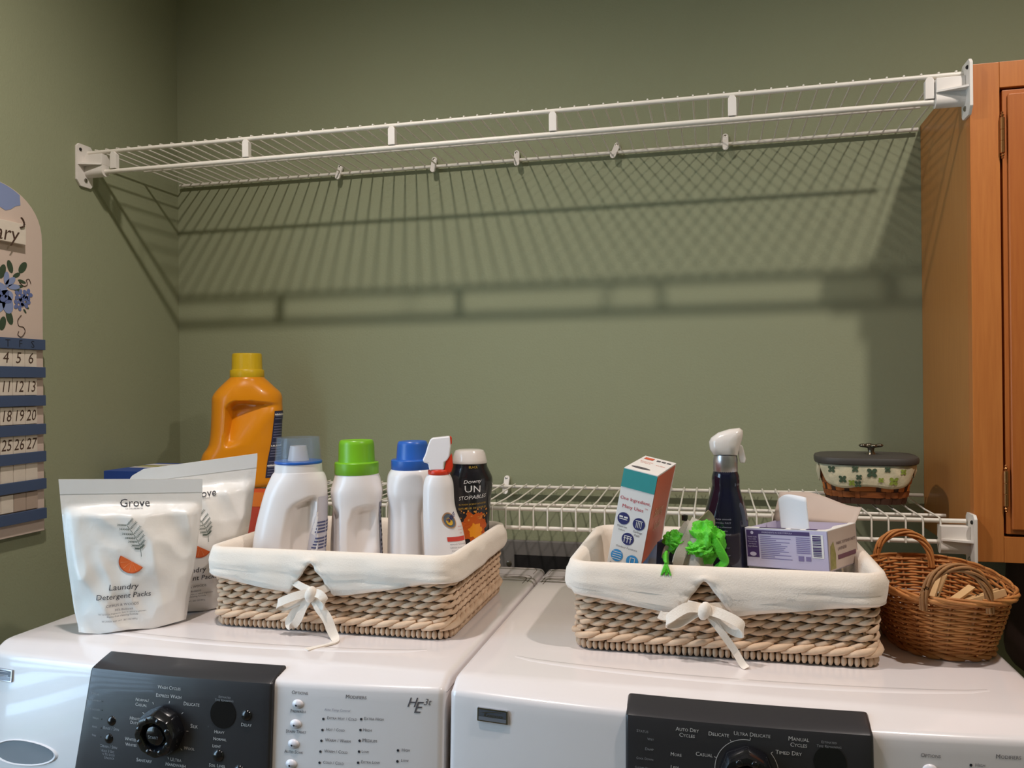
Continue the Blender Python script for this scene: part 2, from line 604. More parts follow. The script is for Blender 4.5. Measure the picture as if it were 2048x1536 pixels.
for x, tl in ((0.428, 0.0), (0.654, 0.05), (0.842, 0.12), (1.054, -0.3), (1.276, 0.0)):
    wall_clip(UP, x, ZU + 0.006, tl)

LOW = thing('wire_shelf', 'lower white wire shelf with turned-down lip behind the washer and dryer', 'shelf', (0.82, 0.0, ZL), world=True)
def zl(y):
    return 1.1110 + (y + 0.295) * 0.030
for nm, y, dz, r, xa, xb in (('front_rod', -0.2935, 0.0, 0.0036, 0.004, 1.632), ('middle_rod', -0.228, -0.004, 0.0030, 0.02, 1.620),
                             ('back_rod', -0.018, -0.004, 0.0036, 0.02, 1.6345), ('lip_rod', -0.2945, -0.0335, 0.0036, 0.012, 1.612)):
    rod(nm, [(xa, y, zl(y) + dz), (xb, y, zl(y) + dz)], r, LOW)
X0L = 0.0196
wire1 = None
for i in range(63):
    x = X0L + 0.0254 * i
    if wire1 is None:
        mb = MB()
        mb.tube([(x, -0.013, zl(-0.013) + 0.0008), (x, -0.20, zl(-0.20) + 0.0008), (x, -0.288, zl(-0.288) + 0.0046), (x, -0.2965, zl(-0.295) + 0.0036), (x, -0.2988, zl(-0.295) - 0.003), (x, -0.2988, zl(-0.295) - 0.0365)], 0.0015, 6)
        wire1 = mb.build('cross_wire', WHITEWIRE, LOW, 60)
    else:
        share(wire1, 'cross_wire', LOW, (x - X0L, 0, 0))
end_bracket(LOW, 0.0, 1, 1.111)
end_bracket(LOW, 1.6398, -1, 1.111)
for x, tl in ((0.21, 0), (0.812, 0.0), (1.262, 0.0)):
    wall_clip(LOW, x, 1.1215, tl)

# ------------------------------------------------------------------ wooden wall cabinet
CX0, CX1, CY, CZ0, CZ1 = 1.640, 2.16, -0.291, 1.051, 1.826
CAB = thing('wall_cabinet', 'honey maple wall cabinet with a framed inset door and brass hinges', 'cabinet', (1.90, 0.0, CZ0), world=True)
mb = MB(); mb.box((CX0, CY, CZ0), (CX1, -0.001, CZ1)); mb.build('body', WOOD_SIDE, CAB)
FY = -0.311
SW, RW = 0.041, 0.040
mb = MB(); mb.box((CX0 - 0.001, FY, CZ0), (CX0 + SW, CY, CZ1)); mb.build('stile', WOOD, CAB, bevel=0.0012)
mb = MB(); mb.box((CX1 - SW, FY, CZ0), (CX1, CY, CZ1)); mb.build('stile', WOOD, CAB, bevel=0.0012)
mb = MB(); mb.box((CX0 + SW, FY, CZ1 - RW), (CX1 - SW, CY, CZ1)); mb.build('rail', WOOD, CAB, bevel=0.0010)
mb = MB(); mb.box((CX0 + SW, FY, CZ0), (CX1 - SW, CY, CZ0 + RW)); mb.build('rail', WOOD, CAB, bevel=0.0010)
mb = MB(); mb.box((CX0 + SW - 0.002, CY - 0.003, CZ0 + RW - 0.002), (CX1 - SW + 0.002, CY - 0.0005, CZ1 - RW + 0.002)); mb.build('reveal', WOOD_GAP, CAB)
DX0, DX1, DZ0, DZ1 = CX0 + SW + 0.0035, CX1 - SW - 0.0035, CZ0 + RW + 0.004, CZ1 - RW - 0.004
mb = MB(); mb.box((DX0, FY + 0.001, DZ0), (DX1, CY - 0.004, DZ1))
door = mb.build('door', WOOD_DOOR, CAB, bevel=0.0015)
mb = MB()   # raised slab with moulded edge
mb.box((DX0 + 0.0065, FY - 0.0045, DZ0 + 0.007), (DX1 - 0.0065, FY + 0.001, DZ1 - 0.007))
mb.build('door_slab', WOOD_DOOR, door, bevel=0.0025, seg=3)
mb = MB(); mb.box((DX0 + 0.0815, FY - 0.0046, DZ0 + 0.08), (DX1 - 0.0815, FY - 0.0040, DZ1 - 0.08)); mb.build('door_groove', WOOD_GAP, door)
mb = MB(); mb.box((DX0 + 0.085, FY - 0.0085, DZ0 + 0.084), (DX1 - 0.085, FY - 0.0040, DZ1 - 0.084)); mb.build('door_panel', WOOD_DOOR, door, bevel=0.003)
for z in (1.711, 1.166):
    mb = MB()
    xh = DX0 - 0.0015
    prof = [(0.0005, -0.037), (0.0022, -0.035), (0.0012, -0.0335), (0.0030, -0.031), (0.0016, -0.0285), (0.0036, -0.027), (0.0036, -0.009), (0.0031, -0.0085), (0.0036, -0.008),
            (0.0036, 0.008), (0.0031, 0.0085), (0.0036, 0.009), (0.0036, 0.027), (0.0016, 0.0285), (0.0030, 0.031), (0.0012, 0.0335), (0.0022, 0.035), (0.0005, 0.037)]
    mb.lathe(prof, (xh, FY - 0.0035, z), 14)
    mb.box((xh - 0.0012, FY - 0.001, z - 0.026), (xh + 0.0012, FY + 0.012, z + 0.026))
    mb.build('hinge', BRASS, CAB, 40)

# ------------------------------------------------------------------ washer and dryer
TOP = 0.970
def yface(x, z, xc):
    t = (x - xc) / 0.3435
    return -0.758 - 0.024 * (1 - t * t) - 0.08 * (0.956 - z)

def appliance(name, label, cat, x0, x1):
    xc = (x0 + x1) / 2
    T = thing(name, label, cat, (xc, -0.45, 0), world=True)
    yb = -0.128
    def profile(x):
        e = yface(x, 0.956, xc)
        p = [(yb, 0.02), (yb, 0.55), (yb, 0.955), (yb - 0.004, 0.966), (yb - 0.012, TOP), (-0.30, TOP), (-0.50, TOP), (-0.66, TOP), (-0.722, TOP), (-0.731, TOP - 0.0007), (-0.737, TOP - 0.0022)]
        y1, z1 = e + 0.008, 0.9605
        for q in (0.35, 0.7, 1.0):
            p.append((-0.737 + (y1 + 0.737) * q, TOP - 0.0022 + (z1 - TOP + 0.0022) * q))
        p += [(e + 0.003, 0.9585), (e + 0.0005, 0.9555), (e - 0.0005, 0.951)]
        for z in (0.94, 0.90, 0.86, 0.80):
            p.append((yface(x, z, xc), z))
        p += [(yface(x, 0.79, xc), 0.72), (yface(x, 0.79, xc) + 0.012, 0.60), (yface(x, 0.79, xc) + 0.012, 0.02)]
        return p
    R = 0.009
    secs = []
    xs = []
    for q in range(6):
        a = PI / 2 * q / 5
        xs.append((x0 + R * (1 - math.sin(a)), R * (1 - math.cos(PI / 2 - a)) if False else R * (1 - math.sin(a))))
    sec = []
    for q in range(6):
        a = PI / 2 * q / 5
        sec.append((x0 + R * (1 - math.cos(a)), R * (1 - math.sin(a))))
    mid = [(x0 + R + (x1 - x0 - 2 * R) * i / 28, 0.0) for i in range(1, 28)]
    end = [(x1 - R * (1 - math.cos(a)), R * (1 - math.sin(a))) for a in [PI / 2 * (5 - q) / 5 for q in range(6)]]
    rings = []
    for x, ins in sec + mid + end:
        p = profile(x)
        n = len(p)
        out = []
        for i, (y, z) in enumerate(p):
            a, b = p[max(i - 1, 0)], p[min(i + 1, n - 1)]
            ty, tz = b[0] - a[0], b[1] - a[1]
            l = math.hypot(ty, tz) or 1
            ny, nz = -tz / l, ty / l          # points into the body
            out.append(Vector((x, y + ny * ins, z + nz * ins)))
        rings.append(out)
    mb = MB(); mb.rings(rings)
    mb.build('cabinet_body', ENAMEL, T, 30)
    # embossed trim lines near the rear edge
    def line(dy, inset, r):
        pts = []
        xl, xr = x0 + inset, x1 - inset
        rc = 0.016
        pts.append((xl, dy - 0.05, TOP))
        pts.append((xl, dy - rc, TOP))
        for q in range(1, 6):
            a = PI / 2 * q / 5
            pts.append((xl + rc * (1 - math.cos(a)), dy - rc + rc * math.sin(a), TOP))
        for q in range(1, 6):
            a = PI / 2 * q / 5
            pts.append((xr - rc + rc * math.sin(a), dy - rc + rc * math.cos(a), TOP))
        pts.append((xr, dy - 0.05, TOP))
        m_ = MB(); m_.tube(pts, r, 6, flat=1.0); m_.build('trim_line', GROOVE, T, 50)
    line(-0.1385, 0.012, 0.0007)
    line(-0.200, 0.010, 0.0009)
    line(-0.2125, 0.016, 0.0009)
    # shallow raised lip of the lid
    pts = []
    for i in range(25):
        q = i / 24
        xx = x0 + 0.06 + (x1 - x0 - 0.12) * q
        pts.append((xx, -0.655 - 0.034 * math.sin(PI * q) ** 0.6, TOP - 0.0006))
    m_ = MB(); m_.tube(pts, [0.0015 + 0.003 * math.sin(PI * i / 24) ** 0.5 for i in range(25)], 10, flat=2.4, up=(0, 0, 1))
    m_.v = [(p[0], p[1], TOP + (p[2] - TOP + 0.0006) * 0.35 - 0.0002) for p in m_.v]
    m_.build('lid_ridge', ENAMEL, T, 60)
    return T, xc

def console(T, xc, xa, xb, skew=0.0):
    rings = []
    R = 0.004
    n = 24
    xs = [(xa + R * (1 - math.cos(PI / 2 * q / 4)), R * (1 - math.sin(PI / 2 * q / 4))) for q in range(5)]
    xs += [(xa + R + (xb - xa - 2 * R) * i / n, 0) for i in range(1, n)]
    xs += [(xb - R * (1 - math.cos(PI / 2 * q / 4)), R * (1 - math.sin(PI / 2 * q / 4))) for q in range(4, -1, -1)]
    for x, ins in xs:
        e = yface(x, 0.956, xc)
        p = [(e + 0.05, 0.90), (e + 0.0325, 0.9640), (e + 0.031, 0.9682), (e + 0.028, 0.9690), (e + 0.012, 0.9640), (e - 0.0020, 0.9588), (e - 0.0050, 0.9568), (e - 0.0062, 0.9530)]
        for z in (0.93, 0.89, 0.85, 0.80):
            p.append((yface(x, z, xc) - 0.006, z))
        p += [(yface(x, 0.79, xc) + 0.01, 0.79)]
        m = len(p)
        out = []
        for i, (y, z) in enumerate(p):
            a, b = p[max(i - 1, 0)], p[min(i + 1, m - 1)]
            ty, tz = b[0] - a[0], b[1] - a[1]
            l = math.hypot(ty, tz) or 1
            kx = skew * (0.956 - z) * (1 - (x - xa) / (xb - xa))
            out.append(Vector((x - kx, y - tz / l * ins, z + ty / l * ins)))
        rings.append(out)
    mb = MB(); mb.rings(rings)
    return mb.build('control_console', BLACKP, T, 30)

def onface(xc, off):
    return lambda cx, cz: (lambda a, b: Vector((cx + a, yface(cx + a, cz + b, xc) - off, cz + b)))

def prints(name, lst, F, m, parent, caps=True, shear=0.06, hmax=None):
    for s, x, z, w in lst:
        mb = MB()
        text(mb, s, F(x, z), width=w, caps=caps, shear=shear)
        mb.build(name, m, parent)

def knob(parent, xc, cx, cz, r, deep, start):
    F = onface(xc, 0.0062)
    y0 = yface(cx, cz, xc) - 0.0062
    tilt = math.atan(0.08)
    base = Matrix.Translation((cx, y0, cz)) @ Matrix.Rotation(PI / 2 + tilt, 4, 'X')
    def L(prof, lobes=0, amp=0.0, n=48):
        m_ = MB()
        rings = []
        for rr, z in prof:
            ring = []
            for k in range(n):
                a = 2 * PI * k / n
                q = rr * (1 + (amp * max(0.0, math.cos(lobes * a)) if lobes else 0))
                ring.append(base @ Vector((q * math.cos(a), q * math.sin(a), z)))
            rings.append(ring)
        m_.rings(rings)
        return m_
    kb = L([(r, -0.001), (r * 1.0, 0.004), (r * 0.96, deep * 0.7), (r * 0.88, deep * 0.95), (r * 0.78, deep), (r * 0.62, deep), (r * 0.55, deep * 0.8), (r * 0.50, deep * 0.55)], 8, 0.05).build('cycle_knob', BLACKG, parent, 40)
    sb = L([(r * 0.46, deep * 0.2), (r * 0.46, deep * 0.72), (r * 0.42, deep * 0.85), (r * 0.30, deep * 0.93), (r * 0.01, deep * 0.96)]).build('start_button', BLACKG, kb, 40)
    # finger dimples around the rim
    m_ = MB()
    for k in range(8):
        a = 2 * PI * k / 8 + PI / 8
        c = base @ Vector((r * 0.74 * math.cos(a), r * 0.74 * math.sin(a), deep * 0.96))
        rings = []
        for q in range(5):
            t = PI / 2 * q / 4
            rings.append([c + base.to_3x3() @ Vector((0.0042 * math.cos(t) * math.cos(b), 0.0042 * math.cos(t) * math.sin(b), 0.0022 * math.sin(t))) for b in [2 * PI * j / 12 for j in range(12)]])
        m_.rings(rings)
    m_.build('grip_dimples', BLACKG, kb, 60)
    if start:
        m_ = MB()
        text(m_, start, lambda a, b: base @ Vector((a, b, deep * 0.97)), width=r * 0.5, caps=True)
        m_.build('start_print', DIMTXT, sb)
    return kb

def button(parent, xc, cx, cz, rx, rz, off, m, h=0.004, dot=None):
    y0 = yface(cx, cz, xc) - off
    mb = MB()
    rings = []
    for q in range(7):
        t = PI / 2 * q / 6
        rings.append([Vector((cx + rx * math.cos(t) * math.cos(b), y0 + 0.001 - h * math.sin(t), cz + rz * math.cos(t) * math.sin(b))) for b in [2 * PI * j / 24 for j in range(24)]])
    mb.rings(rings)
    b = mb.build('button', m, parent, 60)
    if dot:
        mb = MB()
        disc(mb, lambda a, c: Vector((cx + a, y0 - h - 0.0002, cz + c)), 0, 0, dot)
        mb.build('indicator_lamp', INK, b)
    return b

def badge(T, xc, cx, cz, w, h):
    F = onface(xc, 0.0)
    f0 = F(cx, cz)
    mb = MB()
    mb.prism([(-w / 2, -h / 2), (w / 2, -h / 2), (w / 2, h / 2), (-w / 2, h / 2)], lambda a, b: f0(a, b) + Vector((0, -0.0028, 0)), lambda a, b: f0(a, b) + Vector((0, 0.002, 0)))
    bd = mb.build('brand_badge', CHROME, T, bevel=0.0008)
    mb = MB()
    w2, h2 = w * 0.9, h * 0.78
    rect(mb, lambda a, b: f0(a, b) + Vector((0, -0.0031, 0)), -w2 / 2, -h2 * 0.1, w2 / 2, h2 / 2, 6, 1)
    mb.build('badge_field', BADGEFILL, bd)
    mb = MB()
    rect(mb, lambda a, b: f0(a, b) + Vector((0, -0.0031, 0)), -w2 / 2, -h2 / 2, w2 / 2, -h2 * 0.14, 6, 1)
    mb.build('badge_strip', mat('badge_light', (140, 142, 150), 0.35, 0.5), bd)
    mb = MB()
    text(mb, 'Kenmore', lambda a, b: f0(a + w * 0.04, b + h * 0.04) + Vector((0, -0.0034, 0)), width=w * 0.62, shear=0.25)
    pts = [(-0.42, 0.12), (-0.2, 0.26), (0.1, 0.34), (0.38, 0.30), (0.1, 0.29), (-0.2, 0.20)]
    mb.add([f0(a * w, b * h) + Vector((0, -0.0034, 0)) for a, b in pts], [tuple(range(len(pts)))])
    mb.build('badge_lettering', CHROME, bd)
    return bd

# --- washer
WT, WXC = appliance('washing_machine', 'white front-load washing machine with charcoal console at left', 'washer', 0.234, 0.9205)
WC = console(WT, WXC, 0.4270, 0.7000, 0.14)
WASHER_CONSOLE = [
    ('Wash Cycles', 0.5534, 0.9425, 0.0347), ('Express Wash', 0.5532, 0.9320, 0.0387), ('Normal/', 0.5133, 0.9237, 0.0208), ('Casual', 0.5120, 0.9174, 0.0183),
    ('Delicate', 0.5875, 0.9246, 0.0236), ('Heavy', 0.5029, 0.8992, 0.0159), ('Duty', 0.5024, 0.8937, 0.0125), ('Silk', 0.5926, 0.8975, 0.0109),
    ('Whitest', 0.4994, 0.8722, 0.0209), ('Whites', 0.4989, 0.8653, 0.0176), ('Wool', 0.5868, 0.8693, 0.0156), ('Sanitary', 0.5202, 0.8476, 0.0238),
    ('Ultra', 0.5679, 0.8535, 0.0166), ('Handwash', 0.5678, 0.8470, 0.0301), ('Delay', 0.6665, 0.9050, 0.0149), ('Heavy', 0.6291, 0.8933, 0.0145),
    ('Normal', 0.6302, 0.8846, 0.0190), ('Light', 0.6260, 0.8757, 0.0122), ('Soil Level', 0.6278, 0.8518, 0.0235)]
WASHER_SMALL = [
    ('Estimated', 0.6349, 0.9368, 0.0175), ('Time Remaining', 0.6343, 0.9328, 0.0266), ('Status', 0.4374, 0.9248, 0.0133), ('Add Garment', 0.4362, 0.9161, 0.0230),
    ('Door Locked', 0.4351, 0.9044, 0.0239), ('Wash', 0.4403, 0.8932, 0.0097), ('Rinse', 0.4395, 0.8820, 0.0079), ('Spin', 0.4390, 0.8709, 0.0070),
    ('Cycle Complete', 0.4299, 0.8597, 0.0240), ('Control Lock', 0.4270, 0.8485, 0.0267), ('Rinse / Spin', 0.4664, 0.8824, 0.0258), ('Drain / Spin', 0.4638, 0.8590, 0.0276),
    ('Hold 3 Sec', 0.4620, 0.8531, 0.0224), ('Push To Lock', 0.4614, 0.8489, 0.0259), ('Or Unlock', 0.4617, 0.8448, 0.0241)]
FB = onface(WXC, 0.0066)
FW = onface(WXC, 0.0004)
prints('cycle_print', WASHER_CONSOLE, FB, LIGHTTXT, WC)
prints('status_print', WASHER_SMALL, FB, DIMTXT, WC)
knob(WC, WXC, 0.5472, 0.8891, 0.0300, 0.021, 'Start')
mb = MB()
for a0 in (78, 118, 150, 208, 245, 285, 322, 2, 40):
    a = math.radians(a0)
    f = FB(0.5472, 0.8891)
    ca, sa = math.cos(a), math.sin(a)
    mb.add([f(ca * r + sa * w, sa * r - ca * w) for r, w in ((0.0345, -0.0004), (0.0345, 0.0004), (0.0375, 0.0004), (0.0375, -0.0004))], [(0, 1, 2, 3)])
mb.build('dial_ticks', LIGHTTXT, WC)
mb = MB(); disc(mb, FB(0.6332, 0.9158), 0, 0, 0.0180, n=32); mb.build('time_display', BLACKG, WC)
for cx, cz, r in ((0.6661, 0.9162, 0.0072), (0.6285, 0.8637, 0.0080), (0.4666, 0.8921, 0.0070), (0.4637, 0.8691, 0.0070), (0.6584, 0.8475, 0.0075)):
    button(WC, WXC, cx, cz, r, r, 0.006, BLACKG, 0.005)
mb = MB()
for k in range(8):
    disc(mb, FB(0.4505, 0.9155 - 0.0114 * k), 0, 0, 0.0009, n=8)
mb.build('status_dots', BLACKG, WC)
WASHER_PANEL = [
    ('Options', 0.7345, 0.9465, 0.0220), ('Modifiers', 0.8087, 0.9450, 0.0273), ('Extra Hot / Cold', 0.7912, 0.9179, 0.0393),
    ('Hot / Cold', 0.7828, 0.9039, 0.0245), ('Warm / Warm', 0.7866, 0.8911, 0.0338), ('Warm / Cold', 0.7843, 0.8776, 0.0305), ('Cold / Cold', 0.7815, 0.8640, 0.0274),
    ('Extra High', 0.8324, 0.9196, 0.0254), ('High', 0.8243, 0.9058, 0.0112), ('Medium', 0.8273, 0.8933, 0.0187), ('Low', 0.8221, 0.8797, 0.0093),
    ('Extra Low', 0.8291, 0.8674, 0.0242), ('High', 0.8735, 0.8841, 0.0106), ('Low', 0.8723, 0.8715, 0.0095), ('Prewash', 0.7329, 0.9236, 0.0207),
    ('Stain Treat', 0.7309, 0.8987, 0.0275), ('Auto Soak', 0.7287, 0.8739, 0.0251)]
prints('panel_print', WASHER_PANEL, FW, GREYTXT, WT)
prints('panel_print', [('Auto Temp Control', 0.7848, 0.9278, 0.0337)], FW, LABELGREY, WT, caps=False, shear=0.25)
mb = MB()
text(mb, 'H', FW(0.8811, 0.9415), width=0.0120, shear=0.35)
text(mb, 'E', FW(0.8886, 0.9357), width=0.0098, shear=0.35)
text(mb, '3t', FW(0.9000, 0.9425), width=0.0092, shear=0.35)
mb.build('model_print', GREYTXT, WT)
mb = MB()
for x, z in ((0.7668, 0.9161), (0.7660, 0.9027), (0.7650, 0.8896), (0.7641, 0.8764), (0.7634, 0.8629), (0.8160, 0.9184), (0.8154, 0.9054), (0.8146, 0.8924), (0.8142, 0.8793), (0.8134, 0.8659), (0.8636, 0.8831), (0.8632, 0.8701)):
    disc(mb, FW(x, z), 0, 0, 0.0016, n=12)
mb.build('indicator_lamps', INK, WT)
for x, z in ((0.7321, 0.9320), (0.7300, 0.9075), (0.7278, 0.8831), (0.7256, 0.8585)):
    button(WT, WXC, x, z, 0.0078, 0.0060, 0.0, BTNW, 0.0045, 0.0013)
badge(WT, WXC, 0.2640, 0.9295, 0.0395, 0.0170)
# detergent drawer with its finger recess
mb = MB()
dr = [(0.252, 0.905), (0.252, 0.79), (0.40, 0.79), (0.40, 0.905)]
f0 = onface(WXC, 0.0)(0, 0)
rim = MB()
pts = []
for k in range(33):
    a = 2 * PI * k / 32
    pts.append((0.305 + 0.066 * math.cos(a) * (1 if math.cos(a) > 0 else 0.75), 0.8290 + 0.0165 * math.sin(a) + 0.004 * math.cos(a)))
mb = MB()
rings = []
for sc, dy in ((1.06, 0.0002), (1.0, -0.0022), (0.95, -0.0010), (0.90, 0.0012)):
    rings.append([f0(0.305 + (p[0] - 0.305) * sc, 0.829 + (p[1] - 0.829) * sc) + Vector((0, dy, 0)) for p in pts[:-1]])
mb.rings(rings, cap0=False, cap1=False)
hd = mb.build('drawer_handle', PANELW, WT, 50)
mb = MB()
g = []
for sc, dy in ((0.93, -0.0006), (0.0, -0.0006)):
    g.append([f0(0.305 + (p[0] - 0.305) * sc, 0.829 + (p[1] - 0.829) * sc) + Vector((0, dy, 0)) for p in pts[:-1]])
mb.rings(g, cap0=False, cap1=False)
mb.build('finger_recess', mat('recess_grey', (128, 130, 134), 0.6), hd)

# --- dryer
DT, DXC = appliance('dryer', 'white clothes dryer with charcoal console at right', 'dryer', 0.9265, 1.6155)
DC = console(DT, DXC, 1.1450, 1.4075, 0.0)
DRYER_CONSOLE = [
    ('Auto Dry', 1.2139, 0.9478, 0.0251), ('Cycles', 1.2136, 0.9417, 0.0172), ('Delicate', 1.2477, 0.9461, 0.0223), ('Ultra Delicate', 1.2829, 0.9490, 0.0387),
    ('Manual', 1.3313, 0.9484, 0.0216), ('Cycles', 1.3312, 0.9422, 0.0176), ('Casual', 1.2319, 0.9231, 0.0184), ('More', 1.2015, 0.9199, 0.0123),
    ('Less', 1.2000, 0.9059, 0.0094), ('Timed Dry', 1.3207, 0.9331, 0.0271), ('Heavy Duty', 1.2230, 0.8960, 0.0270), ('Air Only', 1.3260, 0.8960, 0.0240)]
DRYER_SMALL = [('Status', 1.1644, 0.9413, 0.0133), ('Wet', 1.1735, 0.9333, 0.0073), ('Damp', 1.1720, 0.9224, 0.0096), ('Cool Down', 1.1669, 0.9115, 0.0191),
               ('Clothes Dry', 1.1642, 0.9015, 0.0169), ('Estimated', 1.3622, 0.9474, 0.0160), ('Time Remaining', 1.3621, 0.9430, 0.0253)]
GB = onface(DXC, 0.0066)
GW = onface(DXC, 0.0004)
prints('cycle_print', DRYER_CONSOLE, GB, LIGHTTXT, DC)
prints('status_print', DRYER_SMALL, GB, DIMTXT, DC)
knob(DC, DXC, 1.2768, 0.9095, 0.0280, 0.021, None)
mb = MB()
f = GB(1.2768, 0.9095)
def arc(mb, a0, a1, r, w):
    n = 40
    g = [[f(q * math.cos(a), q * math.sin(a)) for q in (r, r + w)] for a in [math.radians(a0 + (a1 - a0) * i / n) for i in range(n + 1)]]
    mb.grid(g)
arc(mb, 83, 250, 0.0332, 0.0006)
arc(mb, -60, 40, 0.0332, 0.0006)
for a0 in (83, 118, 160, 200, 40, 0):
    a = math.radians(a0)
    ca, sa = math.cos(a), math.sin(a)
    mb.add([f(ca * r + sa * w, sa * r - ca * w) for r, w in ((0.0336, -0.0003), (0.0336, 0.0003), (0.0362, 0.0003), (0.0362, -0.0003))], [(0, 1, 2, 3)])
mb.build('dial_ring', LIGHTTXT, DC)
mb = MB(); disc(mb, GB(1.3625, 0.9270), 0, 0, 0.0165, n=32); mb.build('time_display', BLACKG, DC)
prints('panel_print', [('Options', 1.4642, 0.9383, 0.0200), ('Modifiers', 1.5400, 0.9412, 0.0247), ('High', 1.5124, 0.9314, 0.0099), ('Medium', 1.5160, 0.9180, 0.0180)], GW, GREYTXT, DT)
mb = MB()
for x, z in ((1.5033, 0.9309), (1.5028, 0.9175)):
    disc(mb, GW(x, z), 0, 0, 0.0015, n=12)
mb.build('indicator_lamps', INK, DT)
for x, z in ((1.4630, 0.9235), (1.4620, 0.9000)):
    button(DT, DXC, x, z, 0.0078, 0.0060, 0.0, BTNW, 0.0045, 0.0013)
badge(DT, DXC, 0.9842, 0.9352, 0.0395, 0.0160)

# ------------------------------------------------------------------ outlet box on the wall behind the machines
OB = thing('wall_outlet_box', 'grey utility outlet plate with dark recess low on the wall behind the machines', 'outlet box', (0.93, 0, 0.88), world=True)
mb = MB(); mb.box((0.70, -0.012, 0.80), (1.16, -0.001, 0.999)); mb.build('face_plate', GREYPL, OB, bevel=0.003)
mb = MB(); mb.box((0.829, -0.0135, 0.82), (1.12, -0.010, 0.9685)); mb.build('recess', DARKREC, OB)
mb = MB(); screw(mb, (0.817, -0.012, 0.949), (0, -1, 0), 0.006); mb.build('screw', SCREW, OB, 40)

# dark bag hanging in the gap beside the dryer
DB = thing('dark_bag', 'dark brown bag in the shadow under the cabinet beside the dryer', 'bag', (1.86, -0.11, 0.0), world=True)
mb = MB()
rings = []
for i in range(15):
    q = i / 14
    z = 0.80 + 0.235 * q
    k = (1 - (1 - min(1, q / 0.28)) ** 2) ** 0.5 if q < 0.28 else 1.0
    k = max(k, 0.05) * (1.0 - 0.12 * max(0, q - 0.5))
    rings.append([Vector((1.845 + 0.10 * k * math.copysign(abs(math.cos(a)) ** 0.6, math.cos(a)), -0.115 + 0.055 * k * math.copysign(abs(math.sin(a)) ** 0.6, math.sin(a)), z)) for a in [2 * PI * j / 28 for j in range(28)]])
mb.rings(rings)
mb.build('bag_body', DARKBAG, DB, 60)
mb = MB()
for sx in (-0.05, 0.05):
    mb.tube([(1.845 + sx, -0.115, 1.03), (1.845 + sx * 0.8, -0.115, 1.0495)], 0.004, 8)
mb.build('bag_strap', DARKBAG, DB, 60)

# ------------------------------------------------------------------ lined seagrass baskets
def rrect(w, d, r, n):
    """n points evenly spaced round a rounded rectangle, starting mid front, going +x; returns (x, y, nx, ny)."""
    segs = []
    hw, hd = w / 2 - r, d / 2 - r
    L = [(hw), (PI / 2 * r), (2 * hd), (PI / 2 * r), (2 * hw), (PI / 2 * r), (2 * hd), (PI / 2 * r), (hw)]
    tot = sum(L)
    def at(s):
        s = s % tot
        if s < L[0]:
            return (s, -d / 2, 0, -1)
        s -= L[0]
        if s < L[1]:
            a = -PI / 2 + s / r
            return (hw + r * math.cos(a), -hd + r * math.sin(a), math.cos(a), math.sin(a))
        s -= L[1]
        if s < L[2]:
            return (w / 2, -hd + s, 1, 0)
        s -= L[2]
        if s < L[3]:
            a = s / r
            return (hw + r * math.cos(a), hd + r * math.sin(a), math.cos(a), math.sin(a))
        s -= L[3]
        if s < L[4]:
            return (hw - s, d / 2, 0, 1)
        s -= L[4]
        if s < L[5]:
            a = PI / 2 + s / r
            return (-hw + r * math.cos(a), hd + r * math.sin(a), math.cos(a), math.sin(a))
        s -= L[5]
        if s < L[6]:
            return (-w / 2, hd - s, -1, 0)
        s -= L[6]
        if s < L[7]:
            a = PI + s / r
            return (-hw + r * math.cos(a), -hd + r * math.sin(a), math.cos(a), math.sin(a))
        s -= L[7]
        return (-hw + s, -d / 2, 0, -1)
    return at, tot

